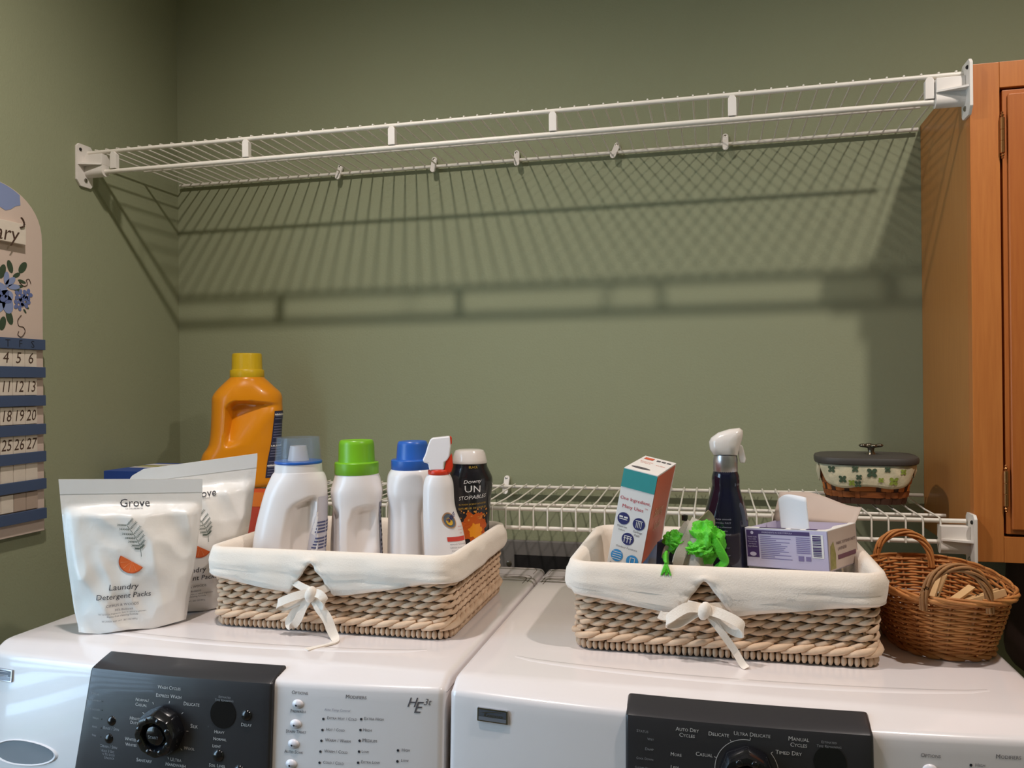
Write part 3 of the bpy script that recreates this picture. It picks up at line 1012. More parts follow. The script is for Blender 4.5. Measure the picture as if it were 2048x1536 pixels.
def lined_basket(label, cx, cy, w, d, notch, seed, rim=1.083):
    rnd = random.Random(seed)
    T = thing('lined_basket', label, 'basket', (cx, cy, TOP), group='lined seagrass baskets')
    r = 0.022
    at, tot = rrect(w, d, r, 0)
    H = rim - TOP
    def P(s, z, off):
        x, y, nx, ny = at(s)
        fl = 1.0 + 0.02 * z / H
        return Vector((x * fl + nx * off, y * fl + ny * off, z))
    nst = int(round(tot / 0.0212))
    if nst % 2:
        nst += 1
    dS = tot / nst
    zr = []
    z = 0.0275
    while z < H - 0.006:
        zr.append(z)
        z += 0.0104
    # stakes
    st = MB(); st.tube([(0, 0, 0.012), (0, 0, H - 0.004)], 0.0030, 6)
    st0 = st.build('stake', RUSH_D, T, 60)
    x, y, nx, ny = at(0.5 * dS)
    first = True
    for i in range(nst):
        x, y, nx, ny = at((i + 0.5) * dS)
        if first:
            st0.location = (x, y, 0); first = False
        else:
            share(st0, 'stake', T, (x, y, 0))
    # twined rows, one part each
    for ri, z in enumerate(zr):
        mb = MB()
        N = nst * 6
        ph0 = (ri % 2) * PI / 2 + rnd.uniform(-0.15, 0.15)
        for ph in (0, PI):
            pts = []
            rad = []
            for k in range(N):
                s = tot * k / N
                a = PI * s / dS + ph0 + ph
                jit = 0.0006 * noise.noise(Vector((s * 60, ri * 3.1, ph + seed)))
                pts.append(P(s, z + 0.0024 * math.sin(a) + jit, 0.0036 * math.cos(a)))
                rad.append(0.0036 * (0.80 + 0.22 * max(0, math.cos(a)) + 0.10 * noise.noise(Vector((s * 40, ri * 7.7, seed + ph)))))
            mb.tube(pts, rad, 7, closed=True, flat=0.80)
        mb.build('weave_row', RUSH, T, 70)
    # plaited row above the foot
    nb = int(tot / 0.0245)
    for i in range(nb):
        mb = MB()
        s0 = tot * i / nb
        pts = [P(s0 + 0.040 * q, 0.0150 + 0.0105 * q, 0.0035 + 0.0035 * math.sin(PI * q)) for q in [j / 7 for j in range(8)]]
        mb.tube(pts, [0.0022 + 0.0026 * math.sin(PI * min(1, max(0.06, j / 7))) for j in range(8)], 7)
        mb.build('plait_strand', RUSH, T, 70)
    # wrapped foot ring: one bead after another
    mb = MB()
    nb = int(tot / 0.0079)
    for i in range(nb):
        s0 = tot * i / nb
        rr = 0.0042 * rnd.uniform(0.88, 1.08)
        hh = rnd.uniform(0.0125, 0.0140)
        rings = []
        for j in range(6):
            t = PI * j / 5
            rings.append([P(s0 + rr * math.sin(t) * math.cos(b) * 0.95, 0.0072 - hh / 2 * math.cos(t), 0.001 + 0.0052 * math.sin(t) * math.sin(b)) for b in [2 * PI * q / 7 for q in range(7)]])
        mb.rings(rings)
    mb.build('wrapped_foot', RUSH, T, 70, kind='stuff')
    mb = MB()
    n = 60
    bot = [P(tot * k / n, 0.006, -0.003) for k in range(n)]
    mb.rings([bot, [p + Vector((0, 0, 0.004)) for p in bot]])
    mb.build('basket_floor', RUSH_D, T)
    # canvas liner
    rows = []
    N = 360
    sN = notch            # arc position of the tie, front side
    def sd(s):
        q = (s - sN) % tot
        return q - tot if q > tot / 2 else q
    for k in range(N):
        s = tot * k / N
        # finer steps near the tie
        s = s
        ds = sd(s)
        x, y, nx, ny = at(s)
        front = 1.0 if ny < -0.7 else 0.0
        ad = abs(ds)
        base = 0.040 + 0.004 * noise.noise(Vector((s * 9, seed, 0)))
        sag = 0.028 * max(0.0, 1 - ad / (w * 0.5)) ** 1.0 * front
        h = base + sag
        nt = 0.017 + max(0.0, (ad - 0.001)) * 1.35
        if ad < 0.042 and front:
            h = min(h, nt)
        fold = lambda zz: 0.0018 * noise.noise(Vector((s * 7, zz * 70, seed))) + 0.0014 * noise.noise(Vector((s * 25, zz * 30, seed + 4)))
        col = [P(s, 0.0118, -0.020), P(s, 0.014, -0.0085), P(s, H * 0.5, -0.0080 + fold(0.2)), P(s, H - 0.010, -0.0072), P(s, H + 0.001, -0.0060), P(s, H + 0.0065, -0.0020), P(s, H + 0.0080, 0.0030), P(s, H + 0.0062, 0.0082), P(s, H - 0.001, 0.0112)]
        nn = 7
        for j in range(1, nn + 1):
            q = j / nn
            zz = H - 0.001 - (h - 0.010) * q
            puff = 0.0028 * math.sin(PI * q) + fold(zz) * 1.6
            # creases running along the skirt
            puff += 0.0016 * math.sin(zz * 420 + s * 9 + seed) * (0.3 + q) * front
            col.append(P(s, zz, 0.0116 + puff + 0.0012 * q))
        rows.append(col)
    mb = MB()
    m = len(rows[0])
    vs = [p for c in rows for p in c]
    fs = []
    for i in range(N):
        j = (i + 1) % N
        for k in range(m - 1):
            fs.append((i * m + k, j * m + k, j * m + k + 1, i * m + k + 1))
    fs.append(tuple(i * m for i in range(N)))
    mb.add(vs, fs)
    ln = mb.build('canvas_liner', LINER, T, 180)
    md = ln.modifiers.new('cloth', 'SOLIDIFY'); md.thickness = 0.0012; md.offset = 0
    return T, P, sN

def bez(pts, n=18):
    """Catmull-Rom through pts."""
    out = []
    P_ = [Vector(p) for p in pts]
    for i in range(len(P_) - 1):
        a, b, c, d = P_[max(i - 1, 0)], P_[i], P_[i + 1], P_[min(i + 2, len(P_) - 1)]
        for k in range(n):
            t = k / n
            out.append(0.5 * ((2 * b) + (-a + c) * t + (2 * a - 5 * b + 4 * c - d) * t * t + (-a + 3 * b - 3 * c + d) * t ** 3))
    out.append(P_[-1])
    return out

B1W, B1D = 0.372, 0.288
BK1, P1, s1 = lined_basket('lined seagrass basket full of bottles on the washer', 0.690, -0.466, B1W, B1D, -0.019, 1)
B2W, B2D = 0.382, 0.284
BK2, P2, s2 = lined_basket('lined seagrass basket with box and dark spray bottle on the dryer', 1.253, -0.463, B2W, B2D, -0.020, 2)

def bow(T, cx, y, z, parts, k=0.011):
    root = MB()
    # knot
    rings = []
    kb = MB()
    for j in range(9):
        t = PI * j / 8
        rings.append([Vector((cx + 0.0085 * math.sin(t) * math.cos(b) + 0.002 * math.cos(t), y - 0.010 + 0.0080 * math.sin(t) * math.sin(b), z - 0.002 + 0.0120 * math.cos(t))) for b in [2 * PI * q / 16 for q in range(16)]])
    kb.rings(rings)
    kn = kb.build('bow_knot', LINER, T, 70)
    for nm, pts, w, side in parts:
        mb = MB()
        P_ = bez([(cx + a, y + b, z + c) for a, b, c in pts], 10)
        if isinstance(w, (list, tuple)):
            n = len(P_)
            ww = [w[min(len(w) - 2, int(i / (n - 1) * (len(w) - 1)))] + (w[min(len(w) - 1, int(i / (n - 1) * (len(w) - 1)) + 1)] - w[min(len(w) - 2, int(i / (n - 1) * (len(w) - 1)))]) * ((i / (n - 1) * (len(w) - 1)) % 1.0) for i in range(n)]
        else:
            ww = w
        if isinstance(side, list):
            side = [Vector(side[0]).lerp(Vector(side[1]), i / (len(P_) - 1)) for i in range(len(P_))]
        ww = [q * 1.3 for q in ww] if isinstance(ww, list) else ww * 1.3
        mb.ribbon(P_, ww, 0.0020, side)
        mb.v = [(p[0], p[1], max(p[2], 0.0006)) for p in mb.v]
        mb.build(nm, LINER, T, 50)
    return kn

# basket 1 bow (coordinates relative to the knot: x, y toward viewer is -, z)
bow(BK1, -0.014, -0.1600, 0.0640, [
    ('bow_loop', [(0, -0.006, 0.0), (-0.020, -0.014, -0.004), (-0.045, -0.016, -0.014), (-0.050, -0.012, -0.020), (-0.040, -0.008, -0.022), (-0.020, -0.007, -0.013), (-0.002, -0.006, -0.004)], 0.009, (0.1, 0.25, 1)),
    ('bow_loop', [(0, -0.006, 0.0), (0.016, -0.014, 0.000), (0.024, -0.015, -0.008), (0.021, -0.012, -0.017), (0.012, -0.008, -0.012), (0.002, -0.006, -0.003)], 0.009, (0.1, 0.4, 1)),
    ('bow_tail', [(-0.003, -0.006, -0.006), (-0.012, -0.010, -0.022), (-0.020, -0.012, -0.040), (-0.030, -0.012, -0.050), (-0.036, -0.009, -0.044), (-0.026, -0.007, -0.026), (-0.016, -0.006, -0.012)], [0.009, 0.009, 0.008, 0.006], (1, 0.15, 0.35)),
    ('bow_tail', [(0.002, -0.006, -0.006), (0.014, -0.011, -0.020), (0.026, -0.012, -0.034), (0.034, -0.012, -0.052), (0.041, -0.016, -0.0615), (0.046, -0.030, -0.0630), (0.032, -0.052, -0.0632), (0.022, -0.066, -0.0632)], [0.010, 0.011, 0.011, 0.010, 0.008, 0.009, 0.010], [(1, 0.2, 0.45), (1, 0.5, 0.0)]),
    ('tie_end', [(-0.036, 0.004, 0.012), (-0.020, -0.002, 0.007), (-0.002, -0.006, 0.002)], 0.008, (0.2, 0.2, 1)),
    ('tie_end', [(0.026, 0.004, 0.008), (0.014, -0.002, 0.003), (0.002, -0.006, 0.001)], 0.008, (0.2, 0.2, 1)),
])
bow(BK2, -0.021, -0.1580, 0.0700, [
    ('bow_loop', [(0, -0.006, 0.0), (-0.022, -0.014, 0.002), (-0.044, -0.018, -0.012), (-0.046, -0.013, -0.020), (-0.030, -0.009, -0.018), (-0.012, -0.007, -0.006), (-0.002, -0.006, -0.002)], 0.010, (0.1, 0.5, 1)),
    ('bow_loop', [(0, -0.006, 0.0), (0.022, -0.014, -0.004), (0.044, -0.018, -0.014), (0.047, -0.014, -0.026), (0.034, -0.009, -0.024), (0.014, -0.007, -0.010), (0.002, -0.006, -0.004)], 0.010, (0.1, 0.5, 1)),
    ('bow_tail', [(0.004, -0.006, -0.006), (0.020, -0.012, -0.026), (0.036, -0.013, -0.048), (0.047, -0.016, -0.0655), (0.052, -0.022, -0.0690)], [0.007, 0.007, 0.007, 0.007], (1, 0.2, 0.5)),
    ('bow_tail', [(-0.003, -0.005, -0.002), (-0.030, -0.009, -0.010), (-0.052, -0.009, -0.012), (-0.058, -0.008, -0.010)], 0.008, (0.2, 0.2, 1)),
    ('tie_end', [(-0.034, 0.003, 0.004), (-0.018, -0.002, 0.003), (-0.002, -0.006, 0.001)], 0.008, (0.2, 0.2, 1)),
    ('tie_end', [(0.030, 0.003, 0.002), (0.014, -0.002, 0.002), (0.002, -0.006, 0.001)], 0.008, (0.2, 0.2, 1)),
])

# ------------------------------------------------------------------ brown wicker basket with two handles
WB = thing('wicker_basket', 'small oval brown wicker basket with two arched handles', 'basket', (1.547, -0.457, TOP))
RA0, RB0, RA1, RB1, RH = 0.062, 0.096, 0.081, 0.138, 0.086
NS = 26
def wp(a, q, off=0.0):
    """point on the basket wall at angle a and height fraction q"""
    fl = q ** 0.85
    ax, by = RA0 + (RA1 - RA0) * fl, RB0 + (RB1 - RB0) * fl
    e = 2 / 2.5
    c, s_ = math.cos(a), math.sin(a)
    x = math.copysign(abs(c) ** e, c)
    y = math.copysign(abs(s_) ** e, s_)
    return Vector(((ax + off) * x, (by + off) * y, 0.006 + (RH - 0.006) * q))
for i in range(NS):
    a = 2 * PI * i / NS
    mb = MB(); mb.tube([wp(a, q / 6) for q in range(7)], 0.0019, 6); mb.build('stake', WICKER_D, WB, 60)
nrow = 21
for ri in range(nrow):
    q = 0.04 + 0.93 * ri / (nrow - 1)
    mb = MB()
    N = NS * 6
    pts, rad = [], []
    for k in range(N):
        a = 2 * PI * k / N
        w_ = math.cos(NS / 2 * a + (PI if ri % 2 else 0))
        p = wp(a, q, 0.0024 * w_)
        p.z += 0.0006 * noise.noise(Vector((a * 5, ri * 2.3, 1.0)))
        pts.append(p); rad.append(0.0019 * (1 + 0.12 * noise.noise(Vector((a * 9, ri * 5.1, 2.0)))))
    mb.tube(pts, rad, 6, closed=True)
    mb.build('weave_row', WICKER, WB, 70)
# rolled rim of slanting strands and plaited foot
def slanted_ring(name, q, dz, n, length, rad, off, m, spread):
    for i in range(n):
        mb = MB()
        a0 = 2 * PI * i / n
        pts = []
        for j in range(9):
            t = j / 8
            p = wp(a0 + length * t, q, off + spread * math.sin(PI * t))
            p.z += dz + spread * 0.9 * math.cos(PI * t)
            pts.append(p)
        mb.tube(pts, [rad * (0.55 + 0.45 * math.sin(PI * max(0.05, min(0.95, j / 8)))) for j in range(9)], 6)
        mb.build(name, m, WB, 70)
slanted_ring('rim_strand', 1.0, 0.001, 18, 0.95, 0.0026, 0.003, WICKER, 0.0042)
mb = MB(); mb.tube([wp(2 * PI * k / 60, 1.0, 0.0065) + Vector((0, 0, 0.001)) for k in range(60)], 0.0022, 6, closed=True); mb.build('rim_edge', WICKER, WB, 60)
slanted_ring('foot_strand', 0.0, -0.001, 20, 0.42, 0.0034, 0.002, WICKER, 0.0022)
mb = MB()
mb.rings([[wp(2 * PI * k / 48, 0.0, -0.002) + Vector((0, 0, dz)) for k in range(48)] for dz in (-0.003, 0.0)])
mb.build('basket_floor', WICKER_D, WB)
def handle(y0, x0_, hw, hgt, lean, m):
    mb = MB()
    N = 40
    for st_ in range(5):
        pts = []
        for k in range(N + 1):
            t = k / N
            a = PI * t
            c = Vector((x0_ - hw * math.cos(a), y0 + lean * math.sin(a), RH - 0.012 + (hgt + 0.012) * math.sin(a) ** 0.75))
            tw = 7.0 * t + 2 * PI * st_ / 5
            out = Vector((-math.cos(a), 0, math.sin(a)))
            rr = 0.0042 * (0.75 + 0.25 * math.sin(a))
            pts.append(c + out * rr * math.cos(tw) + Vector((0, 1, 0)) * rr * math.sin(tw))
        mb.tube(pts, 0.0021, 6)
    return mb.build('handle', m, WB, 70)
handle(-0.135, -0.008, 0.038, 0.044, -0.004, WICKER_H)
handle(0.126, -0.014, 0.040, 0.040, 0.004, WICKER)

def clothespin(loc, rot, label):
    T = thing('clothespin', label, 'clothespin', loc, 0, 'wooden clothespins')
    T.rotation_euler = rot
    for sgn in (1, -1):
        mb = MB()
        out = [(-0.036, 0.0006), (-0.034, 0.0036), (-0.004, 0.0062), (0.012, 0.0066), (0.036, 0.0082), (0.036, 0.0052), (0.006, 0.0010)]
        mb.prism(out, lambda a, b: Vector((a, -0.0048, sgn * b)), lambda a, b: Vector((a, 0.0048, sgn * b)))
        mb.build('prong', PINWOOD, T, bevel=0.0006)
    mb = MB()
    mb.tube([(0.002 + 0.0024 * math.cos(t), -0.006 + 0.012 * i / 40, 0.0024 * math.sin(t)) for i, t in enumerate([i * 0.8 for i in range(41)])], 0.0006, 5)
    mb.build('spring', SCREW, T, 60)
    return T
wbx, wby = 1.547, -0.457
clothespin((wbx - 0.018, wby - 0.070, 1.0490), (0.0, -0.85, 0.9), 'wooden clothespin standing on end inside the wicker basket')
clothespin((wbx + 0.006, wby - 0.078, 1.0430), (0.25, -0.25, 0.75), 'pale wooden clothespin lying in the middle of the basket pile')
clothespin((wbx + 0.034, wby - 0.072, 1.0450), (1.4, -0.25, 0.35), 'wooden clothespin on its side showing the spring, at right of the pile')
clothespin((wbx - 0.006, wby - 0.050, 1.0300), (1.5, 0.0, 0.2), 'wooden clothespin lying flat at the back of the basket pile')
clothespin((wbx + 0.010, wby - 0.070, 1.0200), (0.2, 0.05, 1.6), 'wooden clothespin buried lowest in the basket pile')

# ------------------------------------------------------------------ bottles
def superring(a, b, e, n, cx=0.0, z=0.0, disp=None):
    out = []
    for k in range(n):
        t = 2 * PI * k / n
        c, s_ = math.cos(t), math.sin(t)
        x = math.copysign(abs(c) ** (2 / e), c) * a
        y = math.copysign(abs(s_) ** (2 / e), s_) * b
        p = Vector((cx + x, y, z))
        if disp:
            p = disp(p, Vector((c / max(a, 1e-6), s_ / max(b, 1e-6), 0)).normalized())
        out.append(p)
    return out

def interp(prof, z):
    for i in range(len(prof) - 1):
        z0, z1 = prof[i][0], prof[i + 1][0]
        if z0 <= z <= z1:
            t = (z - z0) / (z1 - z0) if z1 > z0 else 0
            return [p + (q - p) * t for p, q in zip(prof[i][1:], prof[i + 1][1:])]
    return list(prof[-1][1:]) if z > prof[-1][0] else list(prof[0][1:])

def smooth_prof(prof, nz):
    """Catmull-Rom resample of rows (z, cx, a, b, e) by z."""
    pts = [Vector((p[0], p[1], p[2], p[3])) for p in prof]
    es = [p[4] for p in prof]
    out = []
    m = len(prof)
    per = max(2, nz // (m - 1))
    for i in range(m - 1):
        for k in range(per):
            t = k / per
            a, b, c, d = prof[max(i - 1, 0)], prof[i], prof[i + 1], prof[min(i + 2, m - 1)]
            row = []
            for j in range(5):
                pa, pb, pc, pd = a[j], b[j], c[j], d[j]
                if j == 0:
                    row.append(pb + (pc - pb) * t)
                else:
                    h1, h2 = (c[0] - a[0]) or 1e-6, (d[0] - b[0]) or 1e-6
                    m1 = (pc - pa) / h1 * (c[0] - b[0])
                    m2 = (pd - pb) / h2 * (c[0] - b[0])
                    v = (2 * t ** 3 - 3 * t * t + 1) * pb + (t ** 3 - 2 * t * t + t) * m1 + (-2 * t ** 3 + 3 * t * t) * pc + (t ** 3 - t * t) * m2
                    lo, hi = min(pb, pc), max(pb, pc)
                    row.append(min(max(v, lo), hi) if j in (2, 3) and False else v)
            out.append(row)
    out.append(list(prof[-1]))
    return out

def bottle_body(name, prof, m, parent, disp=None, n=72, nz=60, smooth=60):
    mb = MB()
    rows = smooth_prof(prof, nz)
    rings = [superring(r[2], r[3], r[4], n, r[1], r[0], disp) for r in rows]
    mb.rings(rings)
    o = mb.build(name, m, parent, smooth)
    return o, rows

def wrap(rows, off=0.0006, disp=None):
    """Map (arc angle offset as metres a, height b) on a bottle surface; a measured from the front (-y)."""
    def surf(ang, z):
        r = interp([tuple(q) for q in rows], z)
        cx, a, b, e = r
        c, s_ = math.cos(ang), math.sin(ang)
        k = Vector((c / a, s_ / b, 0)).normalized()
        x = math.copysign(abs(c) ** (2 / e), c) * a
        y = math.copysign(abs(s_) ** (2 / e), s_) * b
        p = Vector((cx + x, y, z))
        if disp:
            p = disp(p, k)
        return p + k * off
    return surf

ZB = 0.9825          # inside floor of the baskets
def rot_of(x, y):
    dx, dy = x - 1.2434, y + 1.7134
    return math.atan2(-dx, dy)

def at_cam(T, x, y):
    T.rotation_euler = (0, 0, rot_of(x, y))

# 1 white bottle with clear measuring cap
bx, by = 0.5840, -0.5000
T = thing('detergent_bottle', 'white bottle with a clear blue-tinted cap, leftmost in the basket', 'bottle', (bx, by, ZB), rot_of(bx, by), 'white laundry bottles')
T.scale = (0.973, 0.973, 0.985)
def groove1(p, k):
    # wide arched thumb recess sweeping up to the right on the front
    if k.y < 0.25:
        u, z = p.x, p.z
        # arch centre line
        top = 0.180 - 6.0 * max(0, (0.030 - u)) ** 2 * 6
        inside = smooth01((u + 0.030 - 0.25 * max(0, z - 0.08)) / 0.008) * smooth01((0.178 - 9.0 * (0.034 - u) ** 2 - z) / 0.008) * smooth01((0.030 + 0.0 * z - u - (0.16 - z) * 0.34 * 0 + 0.0) / 0.008)
        lower = smooth01((u * 1.0 + 0.035 + (z - 0.13) * 0.0) / 0.01)
        p = p - k * (0.0165 * inside * min(1, max(0, -k.y + 0.25)))
        # left flute near the base
        fl = math.exp(-((u + 0.052) / 0.005) ** 2) * smooth01((0.105 - z) / 0.02)
        p = p - k * 0.0025 * fl
    return p
prof = [(0.0, -0.016, 0.050, 0.036, 3.2), (0.004, -0.016, 0.056, 0.041, 3.2), (0.03, -0.0165, 0.0590, 0.043, 3.2), (0.075, -0.016, 0.0592, 0.043, 3.0), (0.100, -0.0145, 0.0592, 0.043, 3.0), (0.126, -0.0115, 0.0581, 0.043, 2.9), (0.159, -0.007, 0.0545, 0.042, 2.8),
        (0.185, -0.003, 0.0509, 0.041, 2.6), (0.2016, 0.0, 0.0468, 0.040, 2.3), (0.2115, 0.0006, 0.0427, 0.039, 2.0), (0.2150, 0.0006, 0.0396, 0.0385, 2.0), (0.2165, 0.0006, 0.0393, 0.038, 2.0), (0.2288, 0.0006, 0.0386, 0.038, 2.0)]
body, rows = bottle_body('bottle_body', prof, HDPEW, T, groove1, nz=72)
S = wrap(rows, 0.0007, groove1)
mb = MB()
for ang, z0, z1 in ((-0.62, 0.02, 0.178),):
    g = []
    for j in range(15):
        z = 0.03 + (0.176 - 0.03) * j / 14
        a0 = -1.33 + 0.42 * (z / 0.176)
        g.append([S(a0 + (0.15 - a0) * i / 10, z) for i in range(11)])
    mb.grid(g)
mb.build('side_label', mat('label_lavender', (206, 202, 210), 0.4), body, 60)
S2 = wrap(rows, 0.0011, groove1)
mb = MB()
for j in range(20):
    z = 0.034 + 0.0052 * j
    a0 = -1.25 + 0.42 * (z / 0.176)
    for (q0, q1) in ((0.0, 0.45), (0.52, 0.95)):
        if (j * 7 + int(q0 * 10)) % 5 == 0:
            continue
        g = [[S2(a0 + (0.1 - a0) * (q0 + (q1 - q0) * i / 5), z + dz) for i in range(6)] for dz in (0, 0.0028)]
        mb.grid(g)
mb.build('label_print', GREYBLUE, body)
mb = MB(); mb.lathe([(0.0384, 0.2288), (0.0392, 0.2300), (0.0392, 0.2325), (0.0384, 0.2335)], (0.0006, 0, 0), 40); mb.build('cap_ring', BLUECAP, T, 40)
mb = MB(); mb.lathe([(0.0388, 0.2330), (0.0360, 0.2705), (0.0352, 0.2722), (0.0344, 0.2705), (0.0374, 0.2335)], (0.0006, 0, 0), 48, False, False)
mb.lathe([(0.0352, 0.2722), (0.001, 0.2722), (0.001, 0.2706), (0.0350, 0.2706)], (0.0006, 0, 0), 48, False, False)
cap = mb.build('measuring_cap', CLEARBLUE, T, 40)
mb = MB(); mb.lathe([(0.0175, 0.2336), (0.0135, 0.258), (0.0120, 0.258), (0.0150, 0.240)], (0.0006, 0, 0), 28); mb.build('pour_spout', HDPEW, T, 40)

def capped_bottle(label, bx, by, prof, capm, caprows, disp, prints_=None):
    T = thing('detergent_bottle', label, 'bottle', (bx, by, ZB), rot_of(bx, by), 'white laundry bottles')
    body, rows = bottle_body('bottle_body', prof, HDPEW, T, disp)
    mb = MB()
    n = 60
    rings = []
    for r, z, rib in caprows:
        rings.append([Vector((r * (1 + (0.012 * math.cos(30 * a) if rib else 0)) * math.cos(a), r * (1 + (0.012 * math.cos(30 * a) if rib else 0)) * math.sin(a), z)) for a in [2 * PI * k / n for k in range(n)]])
    mb.rings(rings)
    mb.build('cap', capm, T, 40)
    return T, body, rows

def groove2(p, k):
    if k.y < 0.2:
        u, z = p.x, p.z
        ins = smooth01((u + 0.014) / 0.008) * smooth01((0.034 - u) / 0.008) * smooth01((0.158 - 12 * max(0, 0.004 - u) ** 1.5 - z) / 0.016) * smooth01((z - 0.02 - 0.0 * u) / 0.02)
        ins *= smooth01((z - 0.075 - (0.012 - u) * -2.2) / 0.05 + 0.75)
        ins += 0.7 * smooth01((-0.028 - u) / 0.006) * smooth01((0.158 - z) / 0.02)
        p = p - k * (0.0115 * ins * smooth01((0.2 - k.y) / 0.4))
    return p
T2, bd2, rw2 = capped_bottle('white bottle with a lime green cap, second from left in the basket', 0.6680, -0.4570,
    [(0.0, -0.002, 0.036, 0.030, 3.0), (0.004, -0.002, 0.041, 0.034, 3.0), (0.03, -0.0020, 0.0430, 0.036, 3.0), (0.079, -0.0020, 0.0428, 0.036, 3.0), (0.104, -0.0018, 0.0420, 0.036, 3.0), (0.129, -0.0015, 0.0407, 0.036, 3.0), (0.154, -0.0005, 0.0399, 0.036, 3.0), (0.1706, 0.0, 0.0425, 0.0375, 2.6), (0.1789, 0.0, 0.0428, 0.038, 2.4),
     (0.1872, 0.0004, 0.0408, 0.038, 2.2), (0.1996, 0.0008, 0.0376, 0.0365, 2.0), (0.206, 0.0004, 0.0352, 0.0352, 2.0)],
    LIME, [(0.0355, 0.2050, 0), (0.0363, 0.2062, 0), (0.0363, 0.2238, 0), (0.0352, 0.2250, 0), (0.0300, 0.2256, 0), (0.0296, 0.2270, 1), (0.0288, 0.2540, 1), (0.0280, 0.2590, 0), (0.0262, 0.2612, 0), (0.0240, 0.2600, 0)], groove2)
S = wrap(rw2, 0.0007, groove2)
mb = MB()
mb.grid([[S(-0.55 + 0.55 * i / 8, 0.03 + 0.13 * j / 10) for i in range(9)] for j in range(11)])
mb.build('side_label', LABELGREY, bd2, 60)
S = wrap(rw2, 0.0011, groove2)
mb = MB()
for j in range(16):
    z = 0.034 + 0.0076 * j
    mb.grid([[S(-0.50 + 0.44 * ((j * 3) % 4) / 8 + 0.2 * i / 4, z + dz) for i in range(5)] for dz in (0, 0.004)])
mb.build('label_print', INK, bd2)

def groove3(p, k):
    if k.y < 0.2:
        u, z = p.x, p.z
        f = smooth01((0.178 - z) / 0.05)
        w_ = abs(u + 0.002)
        ridge = smooth01((w_ - 0.010) / 0.010)
        p = p - k * (0.0075 * f * ridge * smooth01((0.2 - k.y) / 0.5) * smooth01((z - 0.01) / 0.03))
    return p
T3, bd3, rw3 = capped_bottle('white bottle with a blue cap, behind the red-collared sprayer in the basket', 0.7570, -0.4300,
    [(0.0, -0.0024, 0.036, 0.030, 3.0), (0.004, -0.0024, 0.041, 0.034, 3.0), (0.03, -0.0024, 0.0415, 0.036, 3.0), (0.0766, -0.0024, 0.0415, 0.036, 3.0), (0.1268, -0.0012, 0.0415, 0.036, 2.9), (0.1602, -0.0004, 0.0420, 0.037, 2.7), (0.1727, 0.0, 0.0432, 0.038, 2.5), (0.1895, 0.0, 0.0432, 0.038, 2.3),
     (0.202, 0.0, 0.0416, 0.038, 2.1), (0.2087, 0.0004, 0.0386, 0.037, 2.0), (0.213, 0.0006, 0.0350, 0.035, 2.0)],
    BLUECAP, [(0.0350, 0.2115, 0), (0.0358, 0.2125, 0), (0.0358, 0.2270, 0), (0.0346, 0.2282, 0), (0.0272, 0.2288, 0), (0.0268, 0.2300, 1), (0.0250, 0.2520, 1), (0.0243, 0.2562, 0), (0.0225, 0.2582, 0), (0.02, 0.2572, 0)], groove3)

# 4 stain-remover trigger sprayer
bx, by = 0.8300, -0.4990
T = thing('spray_bottle', 'white trigger spray bottle with red collar, frontmost in the basket', 'spray bottle', (bx, by, ZB), rot_of(bx, by))
prof = [(0.0, 0.009, 0.029, 0.018, 3.0), (0.003, 0.008, 0.032, 0.021, 3.0), (0.04, 0.007, 0.0335, 0.0225, 2.8), (0.0904, 0.006, 0.0328, 0.0225, 2.8), (0.1069, 0.0048, 0.0322, 0.0225, 2.6), (0.1336, 0.0018, 0.0300, 0.022, 2.4), (0.1517, -0.0020, 0.0265, 0.0215, 2.3), (0.1673, -0.0038, 0.0248, 0.021, 2.3),
        (0.1924, -0.0040, 0.0236, 0.020, 2.2), (0.2002, -0.0038, 0.0224, 0.019, 2.1), (0.2081, -0.0036, 0.0195, 0.0175, 2.0), (0.2120, -0.0030, 0.0165, 0.0160, 2.0)]
body, rows = bottle_body('bottle_body', prof, HDPEW, T, None)
S = wrap(rows, 0.0006)
def lab(cz, ca):
    return lambda a, b: S(-PI / 2 + ca + a / 0.030, cz + b)
mb = MB(); rect(mb, lab(0.113, 0.62), -0.016, -0.0035, 0.020, 0.0035, 10, 1); mb.build('red_band', REDL, body)
mb = MB(); disc(mb, lab(0.142, 0.40), 0, 0, 0.0115, 0.0125, 28); mb.build('logo_ring', mat('logo_tan', (196, 150, 110), 0.5), body)
S = wrap(rows, 0.0009)
mb = MB(); disc(mb, lab(0.142, 0.40), 0, 0, 0.0095, 0.0105, 28); mb.build('logo_disc', mat('logo_grey', (96, 104, 112), 0.5), body)
S = wrap(rows, 0.0012)
mb = MB(); disc(mb, lab(0.1405, 0.36), 0, 0, 0.0052, 0.0060, 20); mb.build('logo_core', mat('logo_gold', (226, 178, 60), 0.5), body)
S = wrap(rows, 0.0016)
mb = MB()
for o_ in (-0.0004, 0.0, 0.0004):
    text(mb, 'SHOUT', lambda a, b: lab(0.1470, 0.58)(a * 0.86 - b * 0.5 + o_, b + a * 0.5), width=0.023)
mb.build('logo_lettering', NAVYP, body)
mb = MB()
text(mb, 'Advanced', lab(0.1320, 0.95), width=0.011); text(mb, 'Stain Remover', lab(0.1270, 0.95), width=0.013); text(mb, 'Gel', lab(0.1220, 0.92), width=0.005)
mb.build('red_lettering', REDL, body)
mb = MB()
text(mb, 'REMOVES TOUGH STAINS', lab(0.1050, 0.66), width=0.030); text(mb, 'GREASE OIL GRASS WINE', lab(0.1000, 0.66), width=0.031); text(mb, 'FOOD AND MORE', lab(0.0950, 0.60), width=0.024)
mb.build('grey_lettering', GREYTXT, body)
